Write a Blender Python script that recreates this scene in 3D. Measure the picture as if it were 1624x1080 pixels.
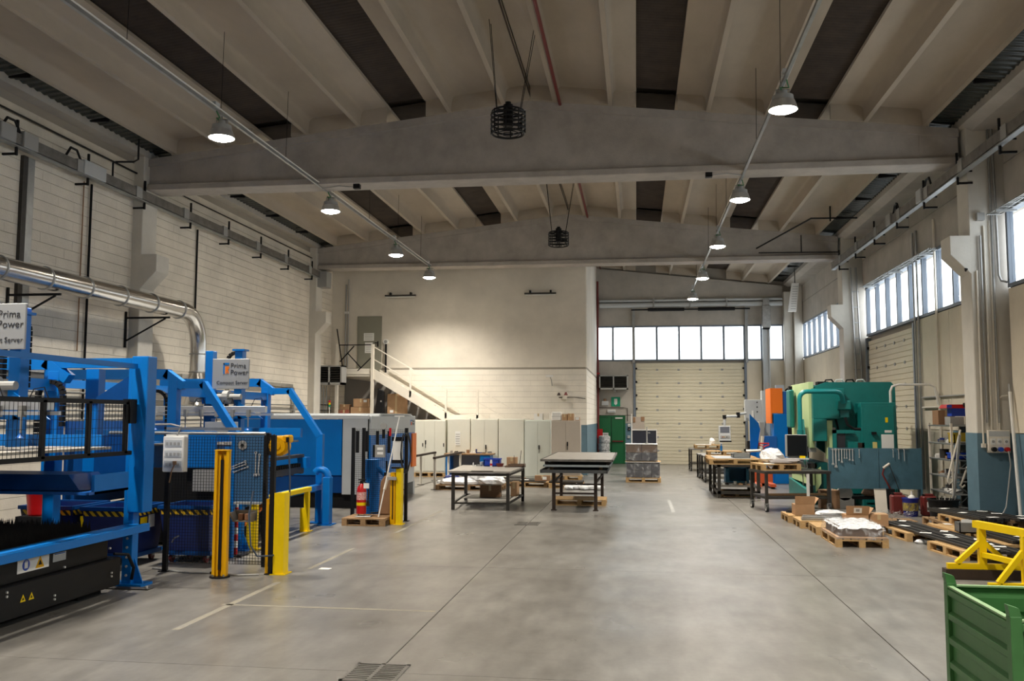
import bpy, bmesh, math, random
from mathutils import Vector, Matrix, Euler
random.seed(7)
SC = bpy.context.scene
for o in list(bpy.data.objects): bpy.data.objects.remove(o)
COL = SC.collection
R = math.radians

# ------------------------------------------------------------------ camera
cam_d = bpy.data.cameras.new('camera'); cam = bpy.data.objects.new('camera', cam_d); COL.objects.link(cam)
cam_d.sensor_width = 36.0; cam_d.lens = 1440.0/1624.0*36.0; cam_d.clip_start = .05; cam_d.clip_end = 300
YAW, PIT, ROL = R(7.795), R(4.778), R(.156)
cam.matrix_world = Matrix.Translation((0,0,2.1)) @ Matrix.Rotation(YAW,4,'Z') @ Matrix.Rotation(math.pi/2+PIT,4,'X') @ Matrix.Rotation(ROL,4,'Z')
SC.camera = cam

# ------------------------------------------------------------------ sky and exposure
wd = bpy.data.worlds.new('sky'); SC.world = wd; wd.use_nodes = True
bg = wd.node_tree.nodes['Background']; bg.inputs[0].default_value = (.93,.97,1,1); bg.inputs[1].default_value = 2.4
SC.view_settings.view_transform = 'Standard'; SC.view_settings.look = 'None'
SC.view_settings.gamma = 1.0; SC.view_settings.use_curve_mapping = False
SC.view_settings.exposure = 0.98
LAMP_STRENGTH = 40.0; LAMP_WATTS = 1050.0
try:
    SC.cycles.max_bounces = 10; SC.cycles.diffuse_bounces = 6; SC.cycles.glossy_bounces = 3
    SC.cycles.transparent_max_bounces = 12; SC.cycles.sample_clamp_indirect = 6.0
    SC.cycles.use_fast_gi = False; SC.cycles.caustics_reflective = False; SC.cycles.caustics_refractive = False
except Exception: pass

# ------------------------------------------------------------------ materials
MATS = {}
def mat(name, col, rough=.6, metal=0., var=.0, scale=6., bump=0., bscale=40., emit=0., alpha=1., col2=None, stretch=None, spec=.5, coat=0.):
    if name in MATS: return MATS[name]
    m = bpy.data.materials.new(name); m.use_nodes = True; nt = m.node_tree; n = nt.nodes; l = nt.links
    b = n['Principled BSDF']
    b.inputs['Base Color'].default_value = (*col,1); b.inputs['Roughness'].default_value = rough; b.inputs['Metallic'].default_value = metal
    b.inputs['Specular IOR Level'].default_value = spec; b.inputs['Coat Weight'].default_value = coat
    m.diffuse_color = (*col,1)
    if var or bump:
        g = n.new('ShaderNodeNewGeometry'); src = g.outputs['Position']
        if stretch:
            mp = n.new('ShaderNodeMapping'); mp.inputs['Scale'].default_value = stretch; l.new(src, mp.inputs[0]); src = mp.outputs[0]
    if var:
        t = n.new('ShaderNodeTexNoise'); t.inputs['Scale'].default_value = scale; t.inputs['Detail'].default_value = 6; t.inputs['Roughness'].default_value = .65
        l.new(src, t.inputs['Vector'])
        r = n.new('ShaderNodeValToRGB'); c2 = col2 or tuple(c*(1-var) for c in col)
        r.color_ramp.elements[0].position = .3; r.color_ramp.elements[0].color = (*c2,1)
        r.color_ramp.elements[1].position = .68; r.color_ramp.elements[1].color = (*col,1)
        l.new(t.outputs['Fac'], r.inputs[0]); l.new(r.outputs[0], b.inputs['Base Color'])
    if bump:
        t2 = n.new('ShaderNodeTexNoise'); t2.inputs['Scale'].default_value = bscale; t2.inputs['Detail'].default_value = 4; l.new(src, t2.inputs['Vector'])
        bp = n.new('ShaderNodeBump'); bp.inputs['Strength'].default_value = bump; bp.inputs['Distance'].default_value = .02
        l.new(t2.outputs['Fac'], bp.inputs['Height']); l.new(bp.outputs[0], b.inputs['Normal'])
    if emit:
        b.inputs['Emission Color'].default_value = (*col,1); b.inputs['Emission Strength'].default_value = emit
    if alpha < 1: b.inputs['Alpha'].default_value = alpha
    MATS[name] = m; return m

def floor_mat():
    m = bpy.data.materials.new('polished_concrete'); m.use_nodes = True; nt = m.node_tree; n = nt.nodes; l = nt.links; b = n['Principled BSDF']
    g = n.new('ShaderNodeNewGeometry')
    def noise(s, d, r, st=None):
        t = n.new('ShaderNodeTexNoise'); t.inputs['Scale'].default_value = s; t.inputs['Detail'].default_value = d; t.inputs['Roughness'].default_value = r
        if st:
            mp = n.new('ShaderNodeMapping'); mp.inputs['Scale'].default_value = st; l.new(g.outputs['Position'], mp.inputs[0]); l.new(mp.outputs[0], t.inputs['Vector'])
        else: l.new(g.outputs['Position'], t.inputs['Vector'])
        return t.outputs['Fac']
    def ramp(f, p0, c0, p1, c1):
        r = n.new('ShaderNodeValToRGB'); e = r.color_ramp.elements; e[0].position = p0; e[0].color = (*c0,1); e[1].position = p1; e[1].color = (*c1,1); l.new(f, r.inputs[0]); return r.outputs[0]
    def mix(mode, fac, a, c):
        x = n.new('ShaderNodeMix'); x.data_type = 'RGBA'; x.blend_type = mode; x.inputs[0].default_value = fac; l.new(a, x.inputs[6]); l.new(c, x.inputs[7]); return x.outputs[2]
    c1 = ramp(noise(.5,4,.55), .3, (.175,.167,.156), .72, (.235,.228,.216))
    c2 = ramp(noise(3.2,4,.6,(1.5,.5,1)), .28, (.76,.75,.73), .72, (1.14,1.13,1.11))
    c3 = ramp(noise(1.0,4,.6,(1.4,.6,1)), .28, (.64,.62,.60), .68, (1.08,1.08,1.08))
    c4 = ramp(noise(14,3,.55), .25, (.92,.92,.92), .75, (1.06,1.06,1.06))
    c = mix('MULTIPLY', .9, mix('MULTIPLY', .7, mix('MULTIPLY', 1, c1, c2), c3), c4)
    l.new(c, b.inputs['Base Color'])
    rr = n.new('ShaderNodeMapRange'); rr.inputs[1].default_value = .3; rr.inputs[2].default_value = .7; rr.inputs[3].default_value = .27; rr.inputs[4].default_value = .38
    l.new(noise(.9,3,.5), rr.inputs[0]); l.new(rr.outputs[0], b.inputs['Roughness'])
    bp = n.new('ShaderNodeBump'); bp.inputs['Strength'].default_value = .10; bp.inputs['Distance'].default_value = .003; l.new(noise(45,3,.6), bp.inputs['Height'])
    return m

def hazard_mat():
    m = bpy.data.materials.new('hazard_tape'); m.use_nodes = True; nt = m.node_tree; n = nt.nodes; l = nt.links; b = n['Principled BSDF']
    g = n.new('ShaderNodeTexCoord'); s = n.new('ShaderNodeSeparateXYZ'); l.new(g.outputs['Object'], s.inputs[0])
    a = n.new('ShaderNodeMath'); a.operation = 'ADD'; l.new(s.outputs[0], a.inputs[0]); l.new(s.outputs[1], a.inputs[1])
    a2 = n.new('ShaderNodeMath'); a2.operation = 'ADD'; l.new(a.outputs[0], a2.inputs[0]); l.new(s.outputs[2], a2.inputs[1])
    f = n.new('ShaderNodeMath'); f.operation = 'MULTIPLY'; f.inputs[1].default_value = 9; l.new(a2.outputs[0], f.inputs[0])
    fr = n.new('ShaderNodeMath'); fr.operation = 'FRACT'; l.new(f.outputs[0], fr.inputs[0])
    r = n.new('ShaderNodeValToRGB'); r.color_ramp.interpolation = 'CONSTANT'; r.color_ramp.elements[0].color = (.015,.015,.015,1); r.color_ramp.elements[1].position = .5; r.color_ramp.elements[1].color = (.75,.46,.01,1)
    l.new(fr.outputs[0], r.inputs[0]); l.new(r.outputs[0], b.inputs['Base Color']); b.inputs['Roughness'].default_value = .5
    return m

FLOOR = floor_mat()
CONC = mat('precast_concrete', (.50,.465,.415), .9, var=.24, scale=1.1, bump=.15, bscale=25)
CONC_BEAM = mat('beam_concrete', (.47,.43,.39), .9, var=.28, scale=1.6, bump=.3, bscale=30)
CONC_ROOF = mat('roof_panel_concrete', (.47,.405,.325), .9, var=.22, scale=.9, bump=.12, bscale=12, stretch=(1,.35,1))
CONC_PILLAR = mat('painted_pillar', (.66,.63,.57), .8, var=.14, scale=1.6, bump=.1, bscale=20)
PLASTER = mat('stained_plaster', (.76,.705,.615), .9, var=.22, scale=.5, bump=.1, bscale=8)
BLOCKP = mat('painted_block', (.84,.775,.67), .85, var=.24, scale=.8, bump=.35, bscale=30)
BLOCKW = mat('white_block', (.84,.79,.70), .85, var=.12, scale=1.4, bump=.3, bscale=30)
MORTAR = mat('mortar', (.36,.325,.275), .95)
PANELW = mat('cream_panel', (.74,.67,.545), .8, var=.15, scale=.9, bump=.06, bscale=14)
DADO = mat('blue_dado_paint', (.12,.215,.28), .5, var=.2, scale=2.5)
CORR = mat('brown_corrugated', (.055,.038,.027), .75, var=.5, scale=2.2)
EAVE = mat('dark_glazing', (.03,.035,.032), .25)
FRAME = mat('window_frame_grey', (.16,.19,.235), .5)
DOORC = mat('cream_door_panel', (.72,.66,.505), .6, var=.1, scale=1.2)
GREEN = mat('green_door_paint', (.008,.135,.045), .42)
ZINC = mat('zinc_steel', (.42,.43,.43), .42, .85, var=.25, scale=3)
GALV = mat('galvanised', (.5,.5,.49), .38, .9, var=.3, scale=8)
DUCT = mat('bright_duct', (.62,.60,.57), .22, 1., var=.12, scale=2, bump=.03, bscale=6)
ALU = mat('aluminium', (.62,.63,.64), .38, .8)
CHROME = mat('chrome', (.78,.78,.77), .3, .45)
BLUE = mat('machine_blue', (.001,.165,.56), .36, var=.10, scale=3, spec=.35)
BLUED = mat('machine_blue_deep', (.002,.06,.25), .4, var=.2, scale=3, spec=.3)
NAVY = mat('bin_navy', (.006,.022,.15), .42, var=.3, scale=4)
BLUE2 = mat('mid_blue', (.01,.11,.42), .4)
BLACK = mat('black_paint', (.009,.009,.010), .5, spec=.2)
BLACKM = mat('black_matt', (.013,.013,.014), .85, spec=.15)
DKSTEEL = mat('dark_steel', (.055,.05,.045), .5, .4, var=.4, scale=9)
STEEL = mat('raw_steel', (.30,.285,.265), .42, .7, var=.4, scale=5)
BROWNST = mat('brown_steel', (.045,.028,.02), .55, .2, var=.3, scale=9)
YEL = mat('safety_yellow', (.86,.60,.002), .4, var=.10, scale=3, spec=.3)
YELO = mat('amber_yellow', (.78,.40,.001), .4, var=.1, scale=3, spec=.3)
RED = mat('red_paint', (.50,.008,.010), .32)
DRED = mat('dark_red', (.15,.018,.016), .5)
ORANGE = mat('orange', (.88,.19,.01), .45)
TEAL = mat('press_teal', (.004,.185,.175), .42, var=.18, scale=3)
TEALD = mat('press_teal_deep', (.004,.10,.10), .5, var=.18, scale=3)
LIME = mat('press_pale_green', (.56,.71,.36), .5, var=.1, scale=2)
BINGREEN = mat('bin_green', (.055,.19,.055), .45, var=.22, scale=5)
PANELBLUE = mat('steel_blue_board', (.07,.17,.235), .45, var=.3, scale=2.2)
WHITE = mat('white_plastic', (.78,.77,.74), .5)
PAPER = mat('paper', (.82,.82,.80), .8)
LGREY = mat('light_grey_paint', (.52,.54,.55), .45, var=.06, scale=3)
SIGNG = mat('sign_grey', (.33,.34,.35), .45)
CREAM = mat('cabinet_cream', (.76,.75,.66), .5, var=.07, scale=1.6)
CREAM2 = mat('cabinet_greige', (.50,.44,.375), .5, var=.08, scale=1.6)
BEIGE = mat('beige_paint', (.76,.71,.62), .6, var=.08, scale=3)
CARD = mat('cardboard', (.47,.285,.155), .85, var=.14, scale=7)
CARDD = mat('cardboard_dark', (.30,.17,.09), .85, var=.15, scale=7)
WOOD = mat('pallet_wood', (.58,.37,.165), .8, var=.32, scale=6, stretch=(3,3,8))
WOODD = mat('pallet_wood_old', (.36,.22,.11), .85, var=.35, scale=7, stretch=(3,3,8))
FILM = mat('plastic_film', (.86,.87,.89), .12, var=.3, scale=8, bump=1., bscale=18, spec=1.)
FILMD = mat('film_over_goods', (.10,.10,.11), .14, var=.6, scale=7, bump=1., bscale=12, spec=.9, col2=(.03,.03,.035))
BROWN = mat('brown_goods', (.16,.10,.065), .6, var=.3, scale=8)
RUBBER = mat('rubber', (.02,.02,.02), .75)
DUSTY = mat('dusty_steel_top', (.46,.43,.39), .45, .35, var=.3, scale=4)
GREYP = mat('grey_plastic', (.33,.33,.32), .5)
SCREEN = mat('dark_screen', (.006,.006,.007), .12)
DOORG = mat('grey_green_door', (.26,.255,.205), .5, var=.06, scale=2)
HAZ = hazard_mat()
MARKY = mat('worn_yellow_line', (.27,.24,.175), .7, var=.3, scale=3, col2=(.215,.203,.182))
MARKW = mat('worn_white_line', (.42,.42,.41), .6, var=.3, scale=5)
SOCKB = mat('socket_blue', (.01,.06,.40), .4)
SIGNGREEN = mat('sign_green', (.0,.30,.16), .5)
LAMP = mat('lamp_lens', (1,.90,.74), .3, emit=LAMP_STRENGTH)

def glass_mat():
    m = bpy.data.materials.new('window_glass'); m.use_nodes = True; nt = m.node_tree; n = nt.nodes; l = nt.links
    out = n['Material Output']; n.remove(n['Principled BSDF'])
    t = n.new('ShaderNodeBsdfTransparent'); t.inputs[0].default_value = (.94,.96,.97,1)
    g = n.new('ShaderNodeBsdfGlossy'); g.inputs['Roughness'].default_value = .05
    x = n.new('ShaderNodeMixShader'); x.inputs[0].default_value = .06
    l.new(t.outputs[0], x.inputs[1]); l.new(g.outputs[0], x.inputs[2]); l.new(x.outputs[0], out.inputs[0]); return m
GLASS = glass_mat()
def film_mat():
    m = bpy.data.materials.new('clear_stretch_film'); m.use_nodes = True; nt = m.node_tree; n = nt.nodes; l = nt.links
    out = n['Material Output']; b = n['Principled BSDF']; b.inputs['Base Color'].default_value = (.8,.82,.85,1); b.inputs['Roughness'].default_value = .12; b.inputs['Specular IOR Level'].default_value = .9
    g = n.new('ShaderNodeNewGeometry'); t = n.new('ShaderNodeTexNoise'); t.inputs['Scale'].default_value = 7; t.inputs['Detail'].default_value = 4; t.inputs['Distortion'].default_value = .8; l.new(g.outputs['Position'], t.inputs['Vector'])
    bp = n.new('ShaderNodeBump'); bp.inputs['Strength'].default_value = 1; bp.inputs['Distance'].default_value = .03; l.new(t.outputs['Fac'], bp.inputs['Height']); l.new(bp.outputs[0], b.inputs['Normal'])
    r = n.new('ShaderNodeMapRange'); r.inputs[1].default_value = .52; r.inputs[2].default_value = .78; r.inputs[3].default_value = .06; r.inputs[4].default_value = .55; l.new(t.outputs['Fac'], r.inputs[0])
    tr = n.new('ShaderNodeBsdfTransparent'); x = n.new('ShaderNodeMixShader'); l.new(r.outputs[0], x.inputs[0]); l.new(tr.outputs[0], x.inputs[1]); l.new(b.outputs[0], x.inputs[2]); l.new(x.outputs[0], out.inputs[0]); return m
CLEARFILM = film_mat()

# ------------------------------------------------------------------ building helpers
ORG = {}
def org(o): return ORG.get(o.name, Vector((0,0,0))) if o else Vector((0,0,0))
def tag(o, label=None, cat=None, group=None, kind=None):
    if label: o['label'] = label
    if cat: o['category'] = cat
    if group: o['group'] = group
    if kind: o['kind'] = kind
    return o
def thing(name, label, cat, loc=(0,0,0), rz=0, group=None, kind=None, local=False):
    """Empty at the base of a thing; its parts are given in world axes (or, local=True, in the thing's own axes)."""
    o = bpy.data.objects.new(name, None); o.empty_display_size = .2; COL.objects.link(o)
    o.location = loc; o.rotation_euler = (0,0,rz); ORG[o.name] = Vector((0,0,0)) if local else Vector(loc)
    return tag(o, label, cat, group, kind)
class B:
    def __init__(s): s.v = []; s.f = []
    def add(s, vs, fs):
        k = len(s.v); s.v += [tuple(v) for v in vs]; s.f += [tuple(i+k for i in f) for f in fs]; return s
    def box(s, x0,x1,y0,y1,z0,z1):
        if x0>x1: x0,x1=x1,x0
        if y0>y1: y0,y1=y1,y0
        if z0>z1: z0,z1=z1,z0
        return s.add([(x0,y0,z0),(x1,y0,z0),(x1,y1,z0),(x0,y1,z0),(x0,y0,z1),(x1,y0,z1),(x1,y1,z1),(x0,y1,z1)],
                     [(0,3,2,1),(4,5,6,7),(0,1,5,4),(1,2,6,5),(2,3,7,6),(3,0,4,7)])
    def bar(s, p, q, w, h=None, up=(0,0,1)):
        p, q = Vector(p), Vector(q); h = h or w; d = (q-p).normalized(); u = Vector(up)
        if abs(d.dot(u)) > .98: u = Vector((0,1,0))
        a = d.cross(u).normalized(); u = a.cross(d).normalized(); a *= w/2; u *= h/2
        vs = [p-a-u,p+a-u,p+a+u,p-a+u,q-a-u,q+a-u,q+a+u,q-a+u]
        return s.add(vs, [(0,1,2,3),(7,6,5,4),(0,4,5,1),(1,5,6,2),(2,6,7,3),(3,7,4,0)])
    def cyl(s, p, q, r, seg=12, r2=None, cap=True):
        p, q = Vector(p), Vector(q); r2 = r if r2 is None else r2; d = (q-p).normalized()
        u = Vector((0,0,1)) if abs(d.z) < .95 else Vector((1,0,0)); a = d.cross(u).normalized(); u = a.cross(d)
        vs = []
        for k in range(seg):
            t = 2*math.pi*k/seg; e = a*math.cos(t)+u*math.sin(t); vs += [p+e*r, q+e*r2]
        fs = [(2*k, 2*((k+1)%seg), 2*((k+1)%seg)+1, 2*k+1) for k in range(seg)]
        if cap: fs += [tuple(2*k for k in reversed(range(seg))), tuple(2*k+1 for k in range(seg))]
        return s.add(vs, fs)
    def tube(s, pts, r, seg=6):
        pts = [Vector(p) for p in pts]; n = len(pts); rings = []; pa = None
        for i, p in enumerate(pts):
            d = (pts[min(i+1,n-1)]-pts[max(i-1,0)]).normalized()
            if pa is None:
                u = Vector((0,0,1)) if abs(d.z) < .9 else Vector((1,0,0)); a = d.cross(u).normalized()
            else:
                a = (pa-d*pa.dot(d)); a = a.normalized() if a.length > 1e-6 else pa
            pa = a; u = a.cross(d); rr = r[i] if isinstance(r,(list,tuple)) else r
            rings.append([p+(a*math.cos(2*math.pi*k/seg)+u*math.sin(2*math.pi*k/seg))*rr for k in range(seg)])
        vs = [v for g in rings for v in g]
        fs = [(i*seg+k, i*seg+(k+1)%seg, (i+1)*seg+(k+1)%seg, (i+1)*seg+k) for i in range(n-1) for k in range(seg)]
        fs += [tuple(reversed(range(seg))), tuple((n-1)*seg+k for k in range(seg))]
        return s.add(vs, fs)
    def prism(s, poly, axis, a0, a1):
        """poly: 2-D outline; axis 'x': (y,z), 'y': (x,z), 'z': (x,y); extruded a0..a1"""
        def pt(p, a): return {'x':(a,p[0],p[1]),'y':(p[0],a,p[1]),'z':(p[0],p[1],a)}[axis]
        n = len(poly); vs = [pt(p,a0) for p in poly]+[pt(p,a1) for p in poly]
        fs = [(i,(i+1)%n,n+(i+1)%n,n+i) for i in range(n)]+[tuple(reversed(range(n))), tuple(range(n,2*n))]
        return s.add(vs, fs)
    def lathe(s, prof, c=(0,0,0), seg=16):
        vs = []; n = len(prof)
        for k in range(seg):
            t = 2*math.pi*k/seg
            vs += [(c[0]+r*math.cos(t), c[1]+r*math.sin(t), c[2]+z) for r, z in prof]
        fs = [(k*n+i, ((k+1)%seg)*n+i, ((k+1)%seg)*n+i+1, k*n+i+1) for k in range(seg) for i in range(n-1)]
        return s.add(vs, fs)
    def rot(s, ang, c=(0,0,0), axis='Z'):
        M = Matrix.Translation(c) @ Matrix.Rotation(ang,4,axis) @ Matrix.Translation(-Vector(c)); s.v = [tuple(M @ Vector(v)) for v in s.v]; return s
    def mv(s, d): s.v = [(v[0]+d[0],v[1]+d[1],v[2]+d[2]) for v in s.v]; return s
    def obj(s, name, m, parent=None, bev=0, smooth=False, loc=None):
        me = bpy.data.meshes.new(name); o0 = org(parent)
        me.from_pydata([(v[0]-o0.x, v[1]-o0.y, v[2]-o0.z) for v in s.v], [], s.f)
        if bev or True:
            bm = bmesh.new(); bm.from_mesh(me); bmesh.ops.recalc_face_normals(bm, faces=bm.faces)
            if bev: bmesh.ops.bevel(bm, geom=list(bm.edges), offset=bev, segments=1, affect='EDGES', clamp_overlap=True)
            bm.to_mesh(me); bm.free()
        if smooth:
            me.polygons.foreach_set('use_smooth', [True]*len(me.polygons))
            try: me.set_sharp_from_angle(angle=R(40))
            except Exception: pass
        me.materials.append(m)
        o = bpy.data.objects.new(name, me); COL.objects.link(o)
        if parent: o.parent = parent; ORG[o.name] = o0
        return o
def bx(par, name, m, x0,x1,y0,y1,z0,z1, bev=0): return B().box(x0,x1,y0,y1,z0,z1).obj(name, m, par, bev)
def bar(par, name, m, p, q, w, h=None): return B().bar(p,q,w,h).obj(name, m, par)
def cyl(par, name, m, p, q, r, seg=12, r2=None): return B().cyl(p,q,r,seg,r2).obj(name, m, par, smooth=True)
def tube(par, name, m, pts, r, seg=6): return B().tube(pts,r,seg).obj(name, m, par, smooth=True)
def dup(root, loc=None, rz=None, parent=None, label=None, group=None, cat=None):
    r = root.copy(); COL.objects.link(r); ORG[r.name] = org(root)
    if parent is not None: r.parent = parent
    if loc is not None: r.location = loc
    if rz is not None: r.rotation_euler = (0,0,rz)
    if label: r['label'] = label
    if group: r['group'] = group
    if cat: r['category'] = cat
    for ch in list(root.children): dup(ch, parent=r)
    return r
def text(par, name, s, m, loc, size, rot=(90,0,0), align='CENTER', ext=.001):
    """flat lettering standing on a sign: loc in world axes"""
    cu = bpy.data.curves.new(name, 'FONT'); cu.body = s; cu.size = size; cu.align_x = align; cu.align_y = 'CENTER'; cu.extrude = ext; cu.resolution_u = 3; cu.space_line = .85
    t = bpy.data.objects.new('t', cu); COL.objects.link(t); bpy.context.view_layer.update()
    me = bpy.data.meshes.new_from_object(t.evaluated_get(bpy.context.evaluated_depsgraph_get())); bpy.data.objects.remove(t)
    me.name = name; M = Matrix.Translation(Vector(loc)-org(par)) @ Euler([R(a) for a in rot]).to_matrix().to_4x4(); me.transform(M)
    me.materials.clear(); me.materials.append(m); o = bpy.data.objects.new(name, me); COL.objects.link(o); o.parent = par; ORG[o.name] = org(par); return o
def arc(c, r, a0, a1, n, plane='xz'):
    out = []
    for i in range(n+1):
        a = R(a0+(a1-a0)*i/n); p, q = r*math.cos(a), r*math.sin(a)
        out.append({'xz':(c[0]+p,c[1],c[2]+q),'yz':(c[0],c[1]+p,c[2]+q),'xy':(c[0]+p,c[1]+q,c[2])}[plane])
    return out
def struct(o): o['kind'] = 'structure'; return o
# ================================================================== SETTING
XL, XR, YE, YP, YB = -11.28, 7.22, 41.2, 32.6, -9.0
XC = -2.25
BEAMS = [-3.37, 7.83, 19.03, 30.23]
def ztop(x): return 8.93-.1115*abs(x-XC)

# ---- floor with its slabs, worn lines
fl = struct(B().box(XL-.3,XR+.3,YB-.2,YE+.3,-.15,-.02).obj('floor', MORTAR))
fx = [XL,-6.58,-2.13,2.31,XR]; fy = [YB,-3.05,2.2,7.45,12.7,17.95,23.2,28.45,33.7,YE]
for i in range(4):
    for j in range(9): B().box(fx[i]+.006,fx[i+1]-.006,fy[j]+.003,fy[j+1]-.003,-.02,0).obj('floor_slab', FLOOR, fl)
for x0,x1,y0,y1 in [(-4.6,-2.17,9.78,9.84),(-4.55,-4.47,8.6,11.2),(-4.52,-4.45,12.2,14.2),(-4.36,-4.28,16.2,20.2)]:
    B().box(x0,x1,y0,y1,0,.0012).obj('yellow_floor_line', MARKY, fl)
B().box(.75,.83,20.6,23.6,0,.0012).obj('white_floor_line', MARKW, fl)

# ---- left wall of painted blocks
wl = struct(B().box(XL-.25,XL-.006,YB-.2,YE+.3,-.14,8.7).obj('wall_left', MORTAR))
B().box(XL-.006,XL+.012,YB,11.5,0,8.3).obj('plain_block_face', BLOCKP, wl)
bh, bl = .2, .5
cells = []
for c in range(int(7.9/bh)):
    y = 11.5-(bl/2 if c%2 else 0)
    while y < YP:
        cells.append((max(y,11.5),min(y+bl,YP),c*bh)); y += bl
def hidden(y, z): return any(b-.1 < y+.25 < b+.52 for b in (18.98,30.2))
full = [c for c in cells if abs(c[1]-c[0]-bl) < 1e-6 and c[2] > 2.5 and c[0] > 12.9 and not hidden(c[0],c[2])]
full.sort(key=lambda c: c[0]); pick = set(full[:296])
me = None
for c in full[:296]:
    if me is None:
        o = B().box(XL-.006,XL+.012,.0006,bl-.0006,.004,bh-.004).obj('block', BLOCKP, wl); me = o.data
    else: o = bpy.data.objects.new('block', me); COL.objects.link(o); o.parent = wl
    o.location = (random.uniform(-.002,.002), c[0], c[2])
b = B()
for c in cells:
    if c in pick: continue
    b.box(XL-.006,XL+.012+random.uniform(-.002,.002),c[0]+.0006,c[1]-.0006,c[2]+.004,c[2]+bh-.004)
tag(b.obj('block_courses', BLOCKP, wl), kind='stuff')

# ---- partition wall (plaster above, white blocks below) and its return
wp = struct(B().box(XL,-1.78,YP,YP+.2,3.87,9.1).box(-1.98,-1.76,YP+.2,YE,3.87,9.0).obj('wall_partition', PLASTER))
B().box(XL,-1.79,YP+.012,YP+.2,0,3.87).box(-1.98,-1.772,YP+.2,YE,0,3.87).obj('wall_core', MORTAR, wp)
b = B()
for c in range(19):
    x = XL-(bl/2 if c%2 else 0); z = c*bh
    while x < -1.76:
        a0, a1 = max(x,XL), min(x+bl,-1.76)
        if a1-a0 > .03: b.box(a0+.0015,a1-.0015,YP-.004+random.uniform(-.002,.002),YP+.05,z+.004,min(z+bh,3.87)-.003)
        x += bl
    y = YP+.05+(0 if c%2 else -.25)
    while y < YE:
        a0, a1 = max(y,YP+.05), min(y+bl,YE)
        if a1-a0 > .03: b.box(-1.82,-1.762,a0+.0015,a1-.0015,z+.004,min(z+bh,3.87)-.003)
        y += bl
tag(b.obj('white_block_courses', BLOCKW, wp), kind='stuff')
B().box(-2.35,-1.75,YP-.012,YP-.004,.02,1.8).box(-1.762,-1.752,YP-.012,YE-.01,.02,1.8).obj('blue_dado', DADO, wp)

# ---- right wall: panels, blue dado; window bands in each bay
wr = struct(B().box(XR+.12,XR+.3,YB,YE+.3,6.16,8.6).box(XR+.12,XR+.3,YB,YE+.3,-.14,4.66).obj('wall_right', MORTAR))  # lower core runs unseen behind the side door, added to block sky leaks
def wpan(y0,y1,z0,z1,m=None): B().box(XR,XR+.13,y0+.008,y1-.008,z0+.006,z1-.006).obj('wall_panel', m or PANELW, wr, .006)
for y0,y1 in [(YB,-3.0),(-3.0,2.4),(2.4,7.9),(7.9,13.3),(13.3,18.75),(19.6,25.0),(25.0,30.1),(30.8,36),(36,40.8)]:
    wpan(y0,y1,6.2,7.1,CONC); wpan(y0,y1,7.1,8.3,CONC)
for y0,y1 in [(YB,-3.0),(-3.0,2.4),(2.4,7.9),(7.9,13.3),(13.3,18.75),(19.6,22.2),(22.2,24.85),(30.8,36),(36,40.8)]:
    wpan(y0,y1,1.8,4.62); wpan(y0,y1,0,1.8,DADO if y0 < 19.9 else PANELW)
WN = [0]
def window_band(axis, c, a0, a1, z0, z1, muls, dark=.06):
    """frame, mullions and panes; axis 'y' runs along the right wall, 'x' along the end wall"""
    WN[0] += 1
    def BX(u0,u1,z0,z1,d0,d1):
        return B().box(c+d0,c+d1,u0,u1,z0,z1) if axis == 'y' else B().box(u0,u1,c+d0,c+d1,z0,z1)
    f = BX(a0,a1,z0,z0+.07,-.02,.14); f2 = BX(a0,a1,z1-.07,z1,-.02,.14); f.add(f2.v,f2.f)
    w = struct(f.obj('window_%d' % WN[0], FRAME))
    edges = [a0]+list(muls)+[a1]
    for m in edges: BX(m-.045,m+.045,z0+.07,z1-.07,.0,.12).obj('mullion', FRAME, w)
    for u, v in zip(edges[:-1], edges[1:]): BX(u+.045,v-.045,z0+.07,z1-.07,.055,.062).obj('pane', GLASS, w)
    return w
for y0,y1 in [(YB+.3,-3.4),(-2.7,7.8),(8.5,18.72),(19.58,29.76),(30.85,40.72)]:
    n = max(2,round((y1-y0)/1.13)); window_band('y', XR, y0, y1, 4.63, 6.19, [y0+(y1-y0)*k/n for k in range(1,n)])

# ---- end wall
we = struct(B().box(-1.98,XR+.3,YE+.1,YE+.3,6.16,9.4).box(-1.98,XR+.3,YE+.12,YE+.3,-.14,4.63).obj('wall_end', MORTAR))  # lower core also closes the door openings unseen, added against sky light leaking in
for x0,x1,z0,z1,m in [(-1.76,-.1,6.18,7.25,CONC),(-.1,4.85,6.18,7.25,CONC),(4.85,6.45,6.18,7.25,CONC),(-1.76,-.1,2.16,4.6,CONC),(4.84,5.5,0,4.6,PANELW),(5.86,6.45,0,4.6,PANELW),(-.5,-.1,1.8,2.15,CONC)]:
    B().box(x0+.006,x1-.006,YE,YE+.12,z0+.005,z1-.005).obj('wall_panel', m, we, .005)
B().box(-.5,-.1,YE,YE+.12,0,1.8).obj('blue_dado', DADO, we)
B().prism([(-1.76,7.27),(6.45,7.27),(6.45,ztop(6.45)-.05),(-1.76,ztop(-1.76)-.05)],'y',YE-.06,YE+.1).obj('gable_panel', CONC, we)
window_band('x', YE, -1.76, 6.45, 4.6, 6.19, [-1.03,-.1,.93,1.92,2.89,3.88,4.78,5.52,5.84])
# rear wall behind the camera
wb = struct(B().box(XL-.3,XR+.3,YB-.25,YB,-.14,9.6).obj('wall_rear', BLOCKP))

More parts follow.
